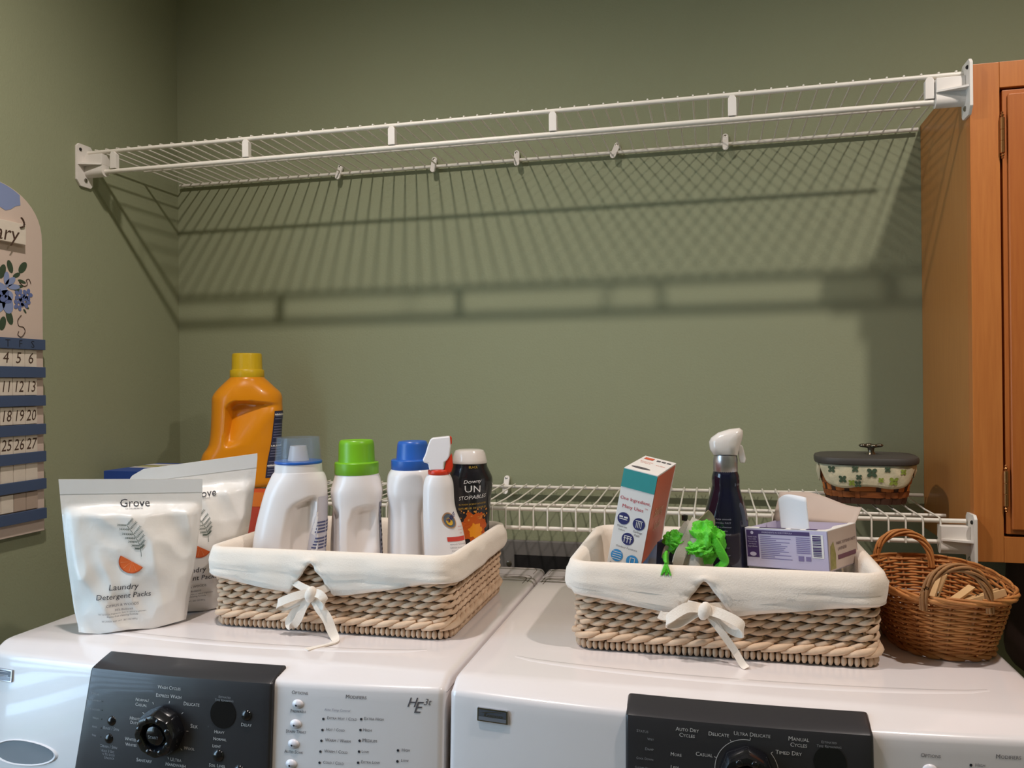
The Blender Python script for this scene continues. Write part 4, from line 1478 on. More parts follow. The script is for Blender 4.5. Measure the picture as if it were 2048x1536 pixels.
# sprayer head
mb = MB(); mb.lathe([(0.0162, 0.2110), (0.0172, 0.2125), (0.0172, 0.2175), (0.0160, 0.2190)], (-0.003, 0, 0), 32); mb.build('collar', TRIGRED, T, 40)
head = [(-0.0228, 0.2653), (-0.0190, 0.2690), (0.0085, 0.2714), (0.0098, 0.2560), (0.0074, 0.2400), (0.0030, 0.2330), (-0.0009, 0.2311), (-0.0017, 0.2188), (-0.0239, 0.2188), (-0.0257, 0.2296), (-0.0320, 0.2310), (-0.0343, 0.2349), (-0.0300, 0.2437), (-0.0267, 0.2551)]
mb = MB()
ry = Matrix.Rotation(0.0, 3, 'Z')
mb.prism(head, lambda a, b: Vector((a + 0.006, -0.0135 + 0.004 * max(0, (b - 0.235) / 0.04), b)), lambda a, b: Vector((a + 0.006, 0.0135 - 0.004 * max(0, (b - 0.235) / 0.04), b)))
hd = mb.build('sprayer_head', TRIGW, T, bevel=0.0028, seg=3)
mb = MB()
mb.prism([(0.0010, 0.2190), (0.0040, 0.2330), (0.0110, 0.2410), (0.0135, 0.2440), (0.0150, 0.2250), (0.0120, 0.2150), (0.0030, 0.2140)], lambda a, b: Vector((a + 0.004, -0.0115, b)), lambda a, b: Vector((a + 0.004, 0.0115, b)))
mb.build('trigger', TRIGRED, T, bevel=0.002)
mb = MB()
mb.prism([(0.0090, 0.2545), (0.0098, 0.2714), (0.0125, 0.2690), (0.0125, 0.2600)], lambda a, b: Vector((a + 0.005, -0.008, b)), lambda a, b: Vector((a + 0.005, 0.008, b)))
mb.build('nozzle', TRIGRED, T, bevel=0.0008)

# 5 black scent-bead bottle
bx, by = 0.8375, -0.3640
T = thing('scent_bead_bottle', 'black bottle with off-white cap and orange glow print, rightmost in the basket', 'bottle', (bx, by, ZB), rot_of(bx, by))
T.scale = (1.03, 1.0, 0.978)
prof = [(0.0, 0, 0.024, 0.020, 2.2), (0.004, 0, 0.0275, 0.024, 2.2), (0.05, 0, 0.0300, 0.026, 2.2), (0.0788, 0, 0.0305, 0.027, 2.2), (0.1119, 0, 0.0310, 0.028, 2.2), (0.1366, 0, 0.0325, 0.029, 2.2), (0.1615, 0, 0.0345, 0.030, 2.2), (0.1821, 0, 0.0370, 0.032, 2.2), (0.1962, 0, 0.0368, 0.032, 2.2), (0.2069, -0.0005, 0.0330, 0.030, 2.1), (0.2152, -0.0010, 0.0298, 0.028, 2.0), (0.2227, -0.0010, 0.0286, 0.0275, 2.0)]
body, rows = bottle_body('bottle_body', prof, BLACKB, T)
S = wrap(rows, 0.0005)
def lab5(cz, ca):
    return lambda a, b: S(-PI / 2 + ca + a / 0.036, cz + b)
C5 = 0.10
glow = mat('orange_glow_print', (196, 86, 18), 0.35)
glow2 = mat('yellow_glow_print', (240, 150, 30), 0.35)
mb = MB()
outl = []
for k in range(40):
    a = 2 * PI * k / 40
    rr = 1.0 + 0.12 * math.sin(7 * a) + 0.08 * math.sin(13 * a + 1)
    outl.append((0.024 * rr * math.cos(a), 0.026 * rr * math.sin(a)))
cpts = [lab5(0.112, C5 + 0.1)(a * q, b * q) for q in (0.33, 0.66, 1.0) for a, b in outl]
fs = [tuple(range(40))]
for q in range(2):
    for k in range(40):
        fs.append((q * 40 + k, q * 40 + (k + 1) % 40, (q + 1) * 40 + (k + 1) % 40, (q + 1) * 40 + k))
mb.add(cpts, fs); mb.build('glow_print', glow, body)
S = wrap(rows, 0.0008)
mb = MB()
cpts = [lab5(0.106, C5 + 0.15)(a * q * 0.5, b * q * 0.5) for q in (0.5, 1.0) for a, b in outl]
fs = [tuple(range(40))] + [(k, (k + 1) % 40, 40 + (k + 1) % 40, 40 + k) for k in range(40)]
mb.add(cpts, fs); mb.build('glow_core', glow2, body)
mb = MB()
rnd = random.Random(3)
for k in range(34):
    a = rnd.uniform(-0.026, 0.026); b = rnd.uniform(0.012, 0.034)
    disc(mb, lab5(0.112, C5 + 0.1), a, b, rnd.uniform(0.0006, 0.0018), n=8)
mb.build('bead_print', mat('amber_bead_print', (214, 140, 60), 0.35), body)
mb = MB()
text(mb, 'Downy', lambda a, b: lab5(0.1925, C5)(a, b + 0.10 * a), width=0.026, shear=0.2)
text(mb, 'UN', lab5(0.1795, C5), width=0.025)
text(mb, 'STOPABLES', lambda a, b: lab5(0.1650, C5)(a, b + 0.12 * a), width=0.046, shear=0.2)
mb.build('white_lettering', LABELW, body)
mb = MB()
text(mb, 'IN-WASH SCENT BOOSTER', lambda a, b: lab5(0.1530, C5)(a, b + 0.08 * a), width=0.048)
text(mb, 'DIFFUSEUR DE PARFUM', lambda a, b: lab5(0.1460, C5)(a, b + 0.08 * a), width=0.050)
text(mb, 'BLACK', lab5(0.2165, C5 + 0.1), width=0.018)
mb.build('gold_lettering', mat('gold_print', (188, 152, 60), 0.4), body)
mb = MB(); mb.lathe([(0.0290, 0.2215), (0.0296, 0.2228), (0.0290, 0.2270), (0.0262, 0.2390), (0.0235, 0.2438), (0.0180, 0.2455), (0.001, 0.2458)], (-0.001, 0, 0), 40); mb.build('cap', mat('offwhite_cap', (226, 216, 208), 0.2, coat=0.4), T, 40)

# orange jug on the lower shelf
bx, by = 0.2690, -0.1400
ZS = 1.1205
T = thing('orange_jug', 'large orange jug with yellow cap on the lower wire shelf', 'bottle', (bx, by, ZS), rot_of(bx, by))
def jug(p, k):
    if k.y < 0.3:
        u, z = p.x, p.z
        # hand-hold pocket: steep on the left and top, fading out to the lower right
        left = smooth01((u + 0.045 + 0.06 * max(0, 0.16 - z)) / 0.007)
        top = smooth01((0.186 - 30 * max(0, -0.022 - u) ** 2 - 0.10 * max(0, u) - z) / 0.009)
        d = (u + 0.043) * 0.70 + (0.187 - z) * 0.67
        fade = smooth01((0.092 - d) / 0.066)
        bot = smooth01((z - 0.082) / 0.02)
        p = p - k * (0.029 * left * top * fade * bot * smooth01((0.3 - k.y) / 0.6))
        # long shallow flat toward the label
        p = p - k * 0.002 * smooth01((u - 0.02) / 0.03) * smooth01((0.16 - z) / 0.03)
    return p
prof = [(0.0, -0.014, 0.074, 0.040, 3.2), (0.005, -0.014, 0.081, 0.046, 3.2), (0.016, -0.0145, 0.0832, 0.048, 3.2), (0.048, -0.0140, 0.0832, 0.048, 3.1), (0.0700, -0.0105, 0.0812, 0.048, 3.0), (0.0830, -0.0062, 0.0772, 0.048, 3.0), (0.091, -0.0042, 0.0752, 0.048, 3.0), (0.1125, -0.0018, 0.0740, 0.047, 2.9), (0.1557, 0.0, 0.0735, 0.047, 2.7), (0.178, 0.0, 0.0728, 0.047, 2.6), (0.1914, 0.0004, 0.0722, 0.0465, 2.5),
        (0.2022, 0.0010, 0.0673, 0.045, 2.4), (0.2152, 0.0, 0.0550, 0.0425, 2.2), (0.2270, 0.0, 0.0430, 0.0385, 2.0), (0.2320, 0.0, 0.0375, 0.0370, 2.0), (0.2355, 0.0, 0.0350, 0.0350, 2.0)]
body, rows = bottle_body('jug_body', prof, HDPEO, T, jug, n=110, nz=110)
S = wrap(rows, 0.0007, jug)
mb = MB()
def lx(z):
    return -1.12 + 0.30 * (z - 0.02) / 0.14
mb.grid([[S(lx(0.02 + 0.142 * j / 14) + (0.35 - lx(0.02 + 0.142 * j / 14)) * i / 10, 0.02 + 0.142 * j / 14) for i in range(11)] for j in range(15)])
mb.build('side_label', mat('label_navy', (44, 48, 80), 0.45), body, 60)
S = wrap(rows, 0.0011, jug)
mb = MB()
for j in range(24):
    z = 0.024 + 0.0057 * j
    if j % 7 == 6:
        continue
    mb.grid([[S(lx(z) + 0.05 + (0.30 - lx(z)) * i / 8, z + dz) for i in range(9)] for dz in (0, 0.0026)])
mb.build('label_print', mat('label_print_grey', (104, 106, 134), 0.5), body)
mb = MB()
for z in (0.044, 0.086, 0.1525):
    mb.grid([[S(lx(z) + 0.02 + (0.30 - lx(z)) * i / 8, z + dz) for i in range(9)] for dz in (0, 0.0034)])
mb.build('label_rules', LABELW, body)
mb = MB()
n = 72
rings = []
for r, z, rib in ((0.0352, 0.2340, 0), (0.0357, 0.2352, 0), (0.0355, 0.2492, 0), (0.0346, 0.2506, 0), (0.0318, 0.2512, 0), (0.0315, 0.2525, 1), (0.0308, 0.2820, 1), (0.0300, 0.2850, 0), (0.0285, 0.2860, 0), (0.0275, 0.2845, 0)):
    rings.append([Vector((r * (1 + (0.008 * math.cos(24 * a) if rib else 0)) * math.cos(a), r * (1 + (0.008 * math.cos(24 * a) if rib else 0)) * math.sin(a), z)) for a in [2 * PI * k / n for k in range(n)]])
mb.rings(rings)
mb.build('cap', CAPY, T, 40)

# dark spray bottle in the right-hand basket
bx, by = 1.2630, -0.4500
T = thing('spray_bottle', 'dark navy spray bottle with a milky trigger head and silver collar', 'spray bottle', (bx, by, ZB), rot_of(bx, by))
prof = [(0.0, 0, 0.028, 0.024, 2.2), (0.004, 0, 0.0315, 0.027, 2.2), (0.0745, 0, 0.0327, 0.028, 2.2), (0.1174, 0, 0.0335, 0.028, 2.2), (0.1301, 0, 0.0331, 0.028, 2.2), (0.1527, 0, 0.0312, 0.0265, 2.2), (0.1736, 0, 0.0262, 0.0240, 2.1), (0.190, 0.0, 0.0214, 0.0205, 2.0), (0.1962, 0, 0.0202, 0.0198, 2.0), (0.2020, 0, 0.0204, 0.0200, 2.0), (0.2089, 0, 0.0203, 0.0200, 2.0), (0.2150, 0, 0.0188, 0.0188, 2.0), (0.2194, 0, 0.0170, 0.0170, 2.0)]
body, rows = bottle_body('bottle_body', prof, NAVYB, T)
S = wrap(rows, 0.0005)
def lab6(cz, ca=0.0):
    return lambda a, b: S(-PI / 2 + ca + a / 0.032, cz + b)
mb = MB()
for z, s_, w_ in ((0.150, 'Helps smooth', 0.021), (0.1445, 'wrinkles FAST', 0.020), (0.1385, 'Aide a eliminer', 0.021), (0.133, 'les plis', 0.011), (0.1275, 'RAPIDEMENT', 0.020), (0.1135, 'Odor', 0.008), (0.1085, 'Eliminator', 0.016), (0.0975, 'Eliminateur', 0.018), (0.0925, "d'odeurs", 0.013), (0.079, 'Fabric', 0.010), (0.074, 'Refresher', 0.015)):
    mb = MB()
    text(mb, s_, lab6(z, -0.12), width=w_)
    mb.build('lettering', mat('pale_label_print', (150, 152, 170), 0.5), body)
mb = MB()
for z in (0.1205, 0.0855):
    f_ = lab6(z, -0.12)
    mb.add([f_(-0.003, 0.0), (f_(-0.001, -0.002)), f_(0.003, 0.003), f_(-0.001, -0.0008)], [(0, 1, 2, 3)])
mb.build('check_marks', mat('pale_label_print', (150, 152, 170), 0.5), body)
mb = MB()
n = 72
rings = []
for r, z, rib in ((0.0170, 0.2170, 0), (0.0176, 0.2180, 1), (0.0176, 0.2360, 1), (0.0172, 0.2400, 0), (0.0165, 0.2425, 0)):
    rings.append([Vector((r * (1 + (0.016 * math.cos(36 * a) if rib else 0)) * math.cos(a), r * (1 + (0.016 * math.cos(36 * a) if rib else 0)) * math.sin(a), z)) for a in [2 * PI * k / n for k in range(n)]])
mb.rings(rings)
mb.build('collar', SILVER, T, 40)
hp = [(-0.0238, 0.2621), (-0.0205, 0.2685), (-0.0100, 0.2762), (0.0060, 0.2814), (0.0207, 0.2833), (0.0258, 0.2795), (0.0258, 0.2700), (0.0225, 0.2580), (0.0185, 0.2425), (-0.0178, 0.2425), (-0.0226, 0.2506)]
mb = MB()
# rounded head: sections across the depth
secs = []
for q in range(9):
    t = -PI / 2 + PI * q / 8
    k = max(0.18, math.cos(t) ** 0.5)
    cxh, czh = 0.001, 0.2600
    secs.append([Vector((cxh + (a - cxh) * k, 0.0165 * math.sin(t), czh + (b - czh) * k if b > 0.245 else b + 0.004 * (1 - k))) for a, b in hp])
mb.rings(secs)
hd = mb.build('sprayer_head', TRANSL, T, 70)
mb = MB()
mb.prism([(0.0195, 0.2600), (0.0255, 0.2560), (0.0275, 0.2474), (0.0298, 0.2373), (0.0285, 0.2310), (0.0212, 0.2309), (0.0190, 0.2400)], lambda a, b: Vector((a, -0.006, b)), lambda a, b: Vector((a, 0.006, b)))
mb.build('trigger', TRANSL, T, bevel=0.0018)

# ------------------------------------------------------------------ detergent pouches
def pouch(label, loc, rz, left, right, ztop, seed, lean=0.0, shift=0.0):
    T = thing('detergent_pouch', label, 'pouch', loc, rz, 'white stand-up detergent pouches')
    h0 = sum(ztop) / 2
    def lr(v):
        z = v * h0
        return interp(left, z)[0], interp(right, z)[0]
    def crease(x, z):
        n1 = 1 - abs(noise.noise(Vector((x * 11 + z * 4 + seed, z * 8, 0.3)))) * 2.2
        n2 = noise.noise(Vector((x * 30, z * 26 + seed, 1.7)))
        n3 = 1 - abs(noise.noise(Vector((x * 24 + z * 14, z * 13 - x * 10, seed)))) * 2.0
        return 0.0066 * n1 + 0.0022 * n2 + 0.0040 * n3
    def surf(u, v, side):
        l, r = lr(v)
        x = l + (r - l) * (u + 1) / 2
        zt = ztop[0] + (ztop[1] - ztop[0]) * (u + 1) / 2
        z = v * zt
        seal = smooth01((0.85 - v) / 0.09)
        edge = smooth01((1 - abs(u)) / 0.16)
        belly = 0.026 * (0.55 + 0.45 * math.sin(PI * min(1, v / 0.8))) * (1 - abs(u) ** 2.6) * seal
        t = belly + crease(x, z) * edge * seal * 0.9 + 0.0012 * noise.noise(Vector((x * 20, seed, 3))) * (1 - seal)
        lift = 0.0
        if v < 0.06:      # rounded gusset at the foot
            lift = 0.004 * (1 - v / 0.06) * abs(math.sin(3.2 * u + seed))
        yl = lean * z
        return Vector((x, side * max(t, 0.0006) + yl, z + (lift if v < 0.06 else 0)))
    nu, nv = 64, 72
    mb = MB()
    front = [[surf(-1 + 2 * i / nu, j / nv, -1) for i in range(nu + 1)] for j in range(nv + 1)]
    back = [[surf(-1 + 2 * i / nu, j / nv, 1) for i in range(nu + 1)] for j in range(nv + 1)]
    rings = []
    for j in range(nv + 1):
        rings.append(front[j] + list(reversed(back[j])))
    mb.rings(rings)
    bag = mb.build('pouch_film', FOIL, T, 70)
    mb = MB()
    gseal = [[surf(-1 + 2 * i / nu, 0.905 + 0.092 * j / 3, -1) + Vector((0, -0.0005, 0)) for i in range(nu + 1)] for j in range(4)]
    mb.grid(gseal)
    mb.build('top_seal', FOILEDGE, bag, 60)
    def on(cx, cz):
        def f_(a, b):
            x, z = cx + a + shift, cz + b
            v = z / h0
            l, r = lr(v)
            u = (x - l) / (r - l) * 2 - 1
            p = surf(u, v, -1)
            # clear the coarse facets of the film
            return p + Vector((0, -0.0014, 0))
        return f_
    for s_, x_, z_, w_, sh_ in (('Grove', 0.004, 0.1905, 0.042, 0.0), ('Laundry', -0.012, 0.0700, 0.040, 0.12), ('Detergent Packs', -0.012, 0.0565, 0.074, 0.12)):
        mb = MB()
        text(mb, s_, on(x_, z_), width=w_, shear=sh_)
        mb.build('lettering', INK, bag)
    mb = MB()
    text(mb, 'CITRUS & WOODS', on(-0.014, 0.0428), width=0.044)
    text(mb, '95% Biobased', on(-0.012, 0.0355), width=0.024)
    text(mb, 'No synthetic fragrances, dyes or optical brighteners', on(-0.014, 0.0310), width=0.064)
    text(mb, 'Plastic-free cleaning formula', on(-0.014, 0.0268), width=0.042)
    text(mb, '45 LOADS NET WT. 28.5 OZ 800 g', on(-0.018, 0.0195), width=0.048)
    text(mb, 'CO. COLLABORATIVE', on(0.003, 0.1825), width=0.024)
    mb.build('small_lettering', mat('soft_ink', (96, 92, 96), 0.6), bag)
    # sprig of leaves
    mb = MB()
    f_ = on(0.0, 0.0)
    stem = bez([(0.012, 0, 0.1130), (0.010, 0, 0.1290), (0.003, 0, 0.1440), (-0.008, 0, 0.1610)], 8)
    for a, b in zip(stem[:-1], stem[1:]):
        dx, dz = b.x - a.x, b.z - a.z
        l = math.hypot(dx, dz) or 1
        nx, nz = -dz / l * 0.00035, dx / l * 0.00035
        mb.add([f_(a.x - nx, a.z - nz), f_(a.x + nx, a.z + nz), f_(b.x + nx, b.z + nz), f_(b.x - nx, b.z - nz)], [(0, 1, 2, 3)])
    for i in range(7):
        q = 0.25 + 0.72 * i / 6
        p = stem[min(len(stem) - 1, int(q * (len(stem) - 1)))]
        for sg in (-1, 1):
            ln = 0.0125 * math.sin(PI * (0.25 + 0.62 * (1 - i / 6.5))) + 0.002
            ang = math.radians(90 + 24 + sg * 62)
            for m_ in range(6):
                tt = (m_ + 0.6) / 6
                px, pz = p.x + math.cos(ang) * ln * tt, p.z + math.sin(ang) * ln * tt
                for s2 in (-1, 1):
                    a2 = ang + s2 * 0.7
                    disc(mb, f_, px + math.cos(a2) * 0.0011, pz + math.sin(a2) * 0.0011, 0.0014, 0.00036, 8, a2)
            disc(mb, f_, p.x + math.cos(ang) * ln * 0.5, p.z + math.sin(ang) * ln * 0.5, ln * 0.5, 0.00022, 8, ang)
    mb.build('sprig_print', GREENINK, bag)
    # orange wedge
    mb = MB()
    cx, cz, R_, th = -0.001, 0.1005, 0.0195, -0.56
    def wedge(r0, r1, a0, a1, m__, n=10):
        g = []
        for rr in (r0, r1):
            g.append([(cx + rr * math.cos(th + a0 + (a1 - a0) * i / n), cz + 0.006 + rr * math.sin(th + a0 + (a1 - a0) * i / n)) for i in range(n + 1)])
        m__.grid([[f_(x, z) for x, z in row] for row in g])
    wedge(0.0160, 0.0176, -PI, 0, mb, 24)
    mb.build('rind_print', ORANGERIND, bag)
    mb = MB()
    wedge(0.0005, 0.0160, -PI, 0, mb, 24)
    mb.build('flesh_print', ORANGEINK, bag)
    mb = MB()
    for k in range(1, 5):
        a = -PI * k / 5
        wedge(0.001, 0.0150, a - 0.02, a + 0.02, mb, 1)
    mb.v = [(p[0], p[1] - 0.0004, p[2]) for p in mb.v]
    mb.build('segment_print', PALEINK, bag)
    return T
L1 = [(0.0, -0.0730), (0.012, -0.0735), (0.037, -0.0787), (0.112, -0.0879), (0.186, -0.0944), (0.232, -0.0979)]
R1_ = [(0.0, 0.0745), (0.033, 0.0791), (0.110, 0.0907), (0.180, 0.0993), (0.222, 0.1003)]
pouch('white detergent pouch with orange wedge and sprig, nearest the corner of the washer', (0.389, -0.652, TOP), math.radians(38.8), L1, R1_, (0.2310, 0.2205), 2.0)
L2 = [(0.0, -0.0800), (0.06, -0.088), (0.13, -0.098), (0.19, -0.0990), (0.215, -0.0965), (0.232, -0.088), (0.243, -0.070)]
R2_ = [(0.0, 0.0640), (0.03, 0.0700), (0.09, 0.0840), (0.14, 0.0930), (0.20, 0.1010), (0.236, 0.1045)]
pouch('white detergent pouch standing behind the front pouch, beside the bottle basket', (0.4150, -0.5450, TOP), math.radians(35.5), L2, R2_, (0.2340, 0.2520), 5.0, shift=0.014)

# ------------------------------------------------------------------ blue carton on the lower shelf
def carton(name, label, cat, loc, rot, w, d, h, faces, edge=0.0006):
    """Closed carton with its own card; faces is a list of (part name, side, material, builder)."""
    T = thing(name, label, cat, loc)
    T.rotation_euler = rot
    mb = MB(); mb.box((-w / 2, -d / 2, 0), (w / 2, d / 2, h))
    b = mb.build('carton_body', faces['card'], T, bevel=edge)
    e = 0.0005
    maps = {'front': lambda k: (lambda a, z: Vector((a, -d / 2 - e * k, z))), 'right': lambda k: (lambda a, z: Vector((w / 2 + e * k, a, z))),
            'top': lambda k: (lambda a, z: Vector((a, z, h + e * k)))}
    return T, b, maps
T, b, mp = carton('carton', 'flat blue carton on the lower wire shelf in the corner', 'box', (0.093, -0.205, 1.1205), (0, 0, 0.0), 0.125, 0.170, 0.0445, {'card': BLUECARD})
mb = MB(); rect(mb, mp['top'](1), -0.055, -0.02, 0.055, 0.0); rect(mb, mp['top'](1), -0.055, 0.03, 0.02, 0.06); mb.build('white_print', LABELW, b)
mb = MB(); rect(mb, mp['top'](1), -0.055, 0.004, 0.055, 0.024); mb.build('yellow_print', mat('yellow_print', (196, 190, 90), 0.5), b)

T, b, mp = carton('red_box', 'red carton on the washer, mostly hidden between the rear pouch and the bottle basket', 'box', (0.4440, -0.3850, TOP), (0, 0, 0.10), 0.066, 0.050, 0.176, {'card': mat('red_card', (196, 66, 36), 0.45)})
mb = MB(); rect(mb, mp['front'](1), -0.033, 0.150, 0.033, 0.1755); mb.build('orange_band', mat('orange_card', (226, 120, 30), 0.45), b)

# ------------------------------------------------------------------ baking-soda style box leaning in the right-hand basket
T, b, mp = carton('baking_soda_box', 'tall white and orange box leaning in the basket, printed One Ingredient', 'box', (1.1131, -0.4680, 0.9975), (0.0684, 0.2119, -0.177), 0.0498, 0.112, 0.2200, {'card': CARDW})
W_, D_, H_ = 0.0498, 0.112, 0.2200
F1, F2 = mp['front'](1), mp['front'](2)
mb = MB(); rect(mb, F1, -W_ / 2, H_ - 0.028, W_ / 2, H_ - 0.0015); mb.build('teal_band', TEAL, b)
def FO(f0, cx, cz):
    return lambda a, z: f0(cx + a, cz + z)
mb = MB(); text(mb, 'One Ingredient,', FO(F1, 0, 0.1765), width=0.0455); text(mb, 'Many Uses', FO(F1, -0.002, 0.1650), width=0.032); text(mb, 'TM', FO(F1, 0.0175, 0.1680), width=0.0045)
mb.build('red_lettering', CRIMSON, b)
mb = MB(); disc(mb, F1, -0.0125, 0.1465, 0.0090, n=28); disc(mb, F1, 0.0110, 0.1440, 0.0090, n=28); disc(mb, F1, -0.0010, 0.1185, 0.0090, n=28); mb.build('navy_icons', NAVYP, b)
mb = MB(); disc(mb, F1, -0.0125, 0.0905, 0.0090, n=28); disc(mb, F1, 0.0112, 0.0880, 0.0090, n=28); disc(mb, F1, -0.0010, 0.0655, 0.0090, n=28); mb.build('sky_icons', SKYP, b)
mb = MB()
rect(mb, F2, -0.0185, 0.1450, -0.0065, 0.1462); rect(mb, F2, -0.0190, 0.1475, -0.0135, 0.1500); rect(mb, F2, -0.0118, 0.1475, -0.0062, 0.1500)
for q in range(4):
    rect(mb, F2, 0.0072 + 0.0024 * q, 0.1385, 0.0080 + 0.0024 * q, 0.1475)
rect(mb, F2, 0.0055, 0.1482, 0.0165, 0.1492)
for q in range(3):
    rect(mb, F2, -0.0062 + 0.0045 * q, 0.1130, -0.0052 + 0.0045 * q, 0.1225)
rect(mb, F2, -0.0072, 0.1190, 0.0052, 0.1200); rect(mb, F2, -0.0066, 0.1222, 0.0046, 0.1232)
for q in range(4):
    rect(mb, F2, -0.0190, 0.0850 + 0.0034 * q, -0.0060, 0.0858 + 0.0034 * q)
rect(mb, F2, 0.0075, 0.0825, 0.0085, 0.0935); rect(mb, F2, 0.0140, 0.0825, 0.0150, 0.0935); rect(mb, F2, 0.0075, 0.0925, 0.0150, 0.0935); rect(mb, F2, 0.0075, 0.0825, 0.0150, 0.0835)
rect(mb, F2, -0.0016, 0.0600, -0.0006, 0.0710)
mb.build('icon_lines', CARDW, b)
mb = MB()
text(mb, 'Mattress', FO(F1, -0.0125, 0.1345), width=0.015); text(mb, 'Odors', FO(F1, -0.0125, 0.1295), width=0.010)
text(mb, 'Garbage', FO(F1, 0.0112, 0.1320), width=0.014); text(mb, 'Pails', FO(F1, 0.0112, 0.1270), width=0.008)
text(mb, 'Outdoor Furniture', FO(F1, -0.0005, 0.1050), width=0.032)
text(mb, 'Fireplaces', FO(F1, -0.0130, 0.0780), width=0.016); text(mb, 'Refrigerators', FO(F1, 0.0115, 0.0755), width=0.020)
mb.build('caption_lettering', GREYTXT, b)
R1 = mp['right'](1)
mb = MB()
pts = [(-D_ / 2, H_ - 0.002), (D_ / 2 - 0.006, H_ - 0.002)] + [(D_ / 2 - 0.006 - 0.008 * math.sin(PI * q / 10) - (D_ - 0.006) * q / 10 * 0.0, H_ - 0.002 - 0.118 * q / 10) for q in range(1, 11)] + [(0.01, 0.098), (-0.025, 0.090), (-D_ / 2, 0.0885)]
mb.add([R1(a, z) for a, z in pts], [tuple(range(len(pts)))]); mb.build('orange_panel', ORANGEL, b)
mb = MB()
pts = [(-D_ / 2, 0.0875), (-0.025, 0.089), (0.01, 0.097), (D_ / 2 - 0.006, 0.101), (D_ / 2 - 0.006, 0.002), (-D_ / 2, 0.002)]
mb.add([R1(a, z) for a, z in pts], [tuple(range(len(pts)))]); mb.build('blue_panel', BLUEL, b)
R2 = mp['right'](2)
mb = MB()
text(mb, 'Baking', lambda a, z: R2(-0.010 + a, 0.160 + z), width=0.05, shear=0.3); text(mb, 'Soda', lambda a, z: R2(-0.006 + a, 0.138 + z), width=0.04, shear=0.3)
mb.build('script_lettering', mat('pale_script', (226, 170, 130), 0.5), b)
TP = mp['top'](1)
mb = MB(); rect(mb, TP, -0.020, 0.030, -0.006, 0.044); text(mb, 'BAKING', lambda a, z: TP(-0.010 + a, 0.012 + z), width=0.020); text(mb, 'SODA', lambda a, z: TP(-0.010 + a, 0.003 + z), width=0.016); text(mb, 'PURE', lambda a, z: TP(0.013 + a, 0.004 + z), width=0.014)
mb.build('top_red_print', mat('top_red', (214, 96, 66), 0.5), b)
mb = MB()
for q in range(3):
    rect(mb, TP, -0.001 + 0.008 * q, 0.032, 0.005 + 0.008 * q, 0.040)
disc(mb, TP, -0.006, -0.036, 0.014, 0.006, 24)
mb.build('top_grey_print', GREYTXT, b)

# small navy box tucked behind it
mb = MB(); mb.box((-0.010, -0.032, 0), (0.010, 0.032, 0.118)); nb_ = mb.build('navy_box', mat('navy_card', (40, 58, 92), 0.5), bevel=0.001)
nb_.location = (1.1750, -0.4760, 0.9830); nb_.rotation_euler = (0, 0.06, -0.25)
tag(nb_, 'small navy card box tucked between the baking soda box and green mesh pouch', 'box')

# ------------------------------------------------------------------ green mesh and grey cloth drawstring pouch
GP = thing('drawstring_pouch', 'grey drawstring pouch with crumpled lime green mesh and a black cord lock', 'pouch', (1.2140, -0.5020, ZB), 0.0)
mb = MB()
rings = []
for j in range(17):
    q = j / 16
    z = 0.128 * q
    sc = 1.0 - 0.25 * q ** 3
    ring = []
    for k in range(40):
        a = 2 * PI * k / 40
        n_ = 0.0040 * math.sin(5 * a + 2 * q) * q + 0.003 * noise.noise(Vector((math.cos(a) * 2, math.sin(a) * 2, q * 4)))
        ring.append(Vector(((0.028 * sc + n_) * math.cos(a), (0.022 * sc + n_) * math.sin(a), z)))
    rings.append(ring)
mb.rings(rings)
mb.build('grey_bag', GREYCL, GP, 60)
def crumple(cx, cy, cz, rx, ry, rz, seed, name):
    m_ = MB()
    rings = []
    for j in range(33):
        t = PI * j / 32
        ring = []
        for k in range(64):
            a = 2 * PI * k / 64
            d_ = Vector((math.sin(t) * math.cos(a), math.sin(t) * math.sin(a), math.cos(t)))
            f1 = 1 - abs(noise.noise(d_ * 1.9 + Vector((seed, 0, 0)))) * 2.0
            f2 = 1 - abs(noise.noise(d_ * 5.5 + Vector((0, seed, 0)))) * 2.0
            r_ = 0.72 + 0.28 * f1 + 0.09 * f2
            ring.append(Vector((cx + rx * d_.x * r_, cy + ry * d_.y * r_, cz + rz * d_.z * r_)))
        rings.append(ring)
    m_.rings(rings)
    return m_.build(name, GREENCL, GP, 45)
crumple(0.018, -0.004, 0.121, 0.030, 0.022, 0.031, 1.3, 'mesh_bunch')
crumple(-0.024, -0.008, 0.121, 0.018, 0.016, 0.017, 4.1, 'mesh_bunch')
crumple(0.012, -0.012, 0.112, 0.024, 0.016, 0.012, 7.7, 'mesh_bunch')
mb = MB()
mb.ribbon(bez([(0.030, -0.020, 0.128), (0.040, -0.024, 0.112), (0.045, -0.022, 0.098), (0.036, -0.020, 0.086), (0.030, -0.018, 0.066)], 8), [0.014] * 33, 0.003, (0.6, -0.5, 0.3))
mb.build('mesh_strip', GREENCL, GP, 60)
mb = MB()
mb.ribbon(bez([(0.008, 0.0, 0.152), (0.000, -0.012, 0.138), (-0.010, -0.018, 0.118), (-0.018, -0.023, 0.100), (-0.022, -0.022, 0.080)], 8), 0.016, 0.003, (0.9, 0.35, 0.2))
mb.ribbon(bez([(-0.004, 0.002, 0.150), (-0.018, -0.010, 0.130), (-0.034, -0.016, 0.112), (-0.038, -0.016, 0.098)], 8), 0.010, 0.003, (0.9, 0.35, 0.2))
mb.build('folded_hem', GREYCL, GP, 60)
mb = MB()
mb.ribbon(bez([(0.016, 0.006, 0.158), (0.022, 0.008, 0.150), (0.020, 0.006, 0.130)], 6), 0.022, 0.003, (1, 0.2, 0))
mb.build('olive_tab', mat('olive_cloth', (150, 140, 112), 0.8), GP, 60)
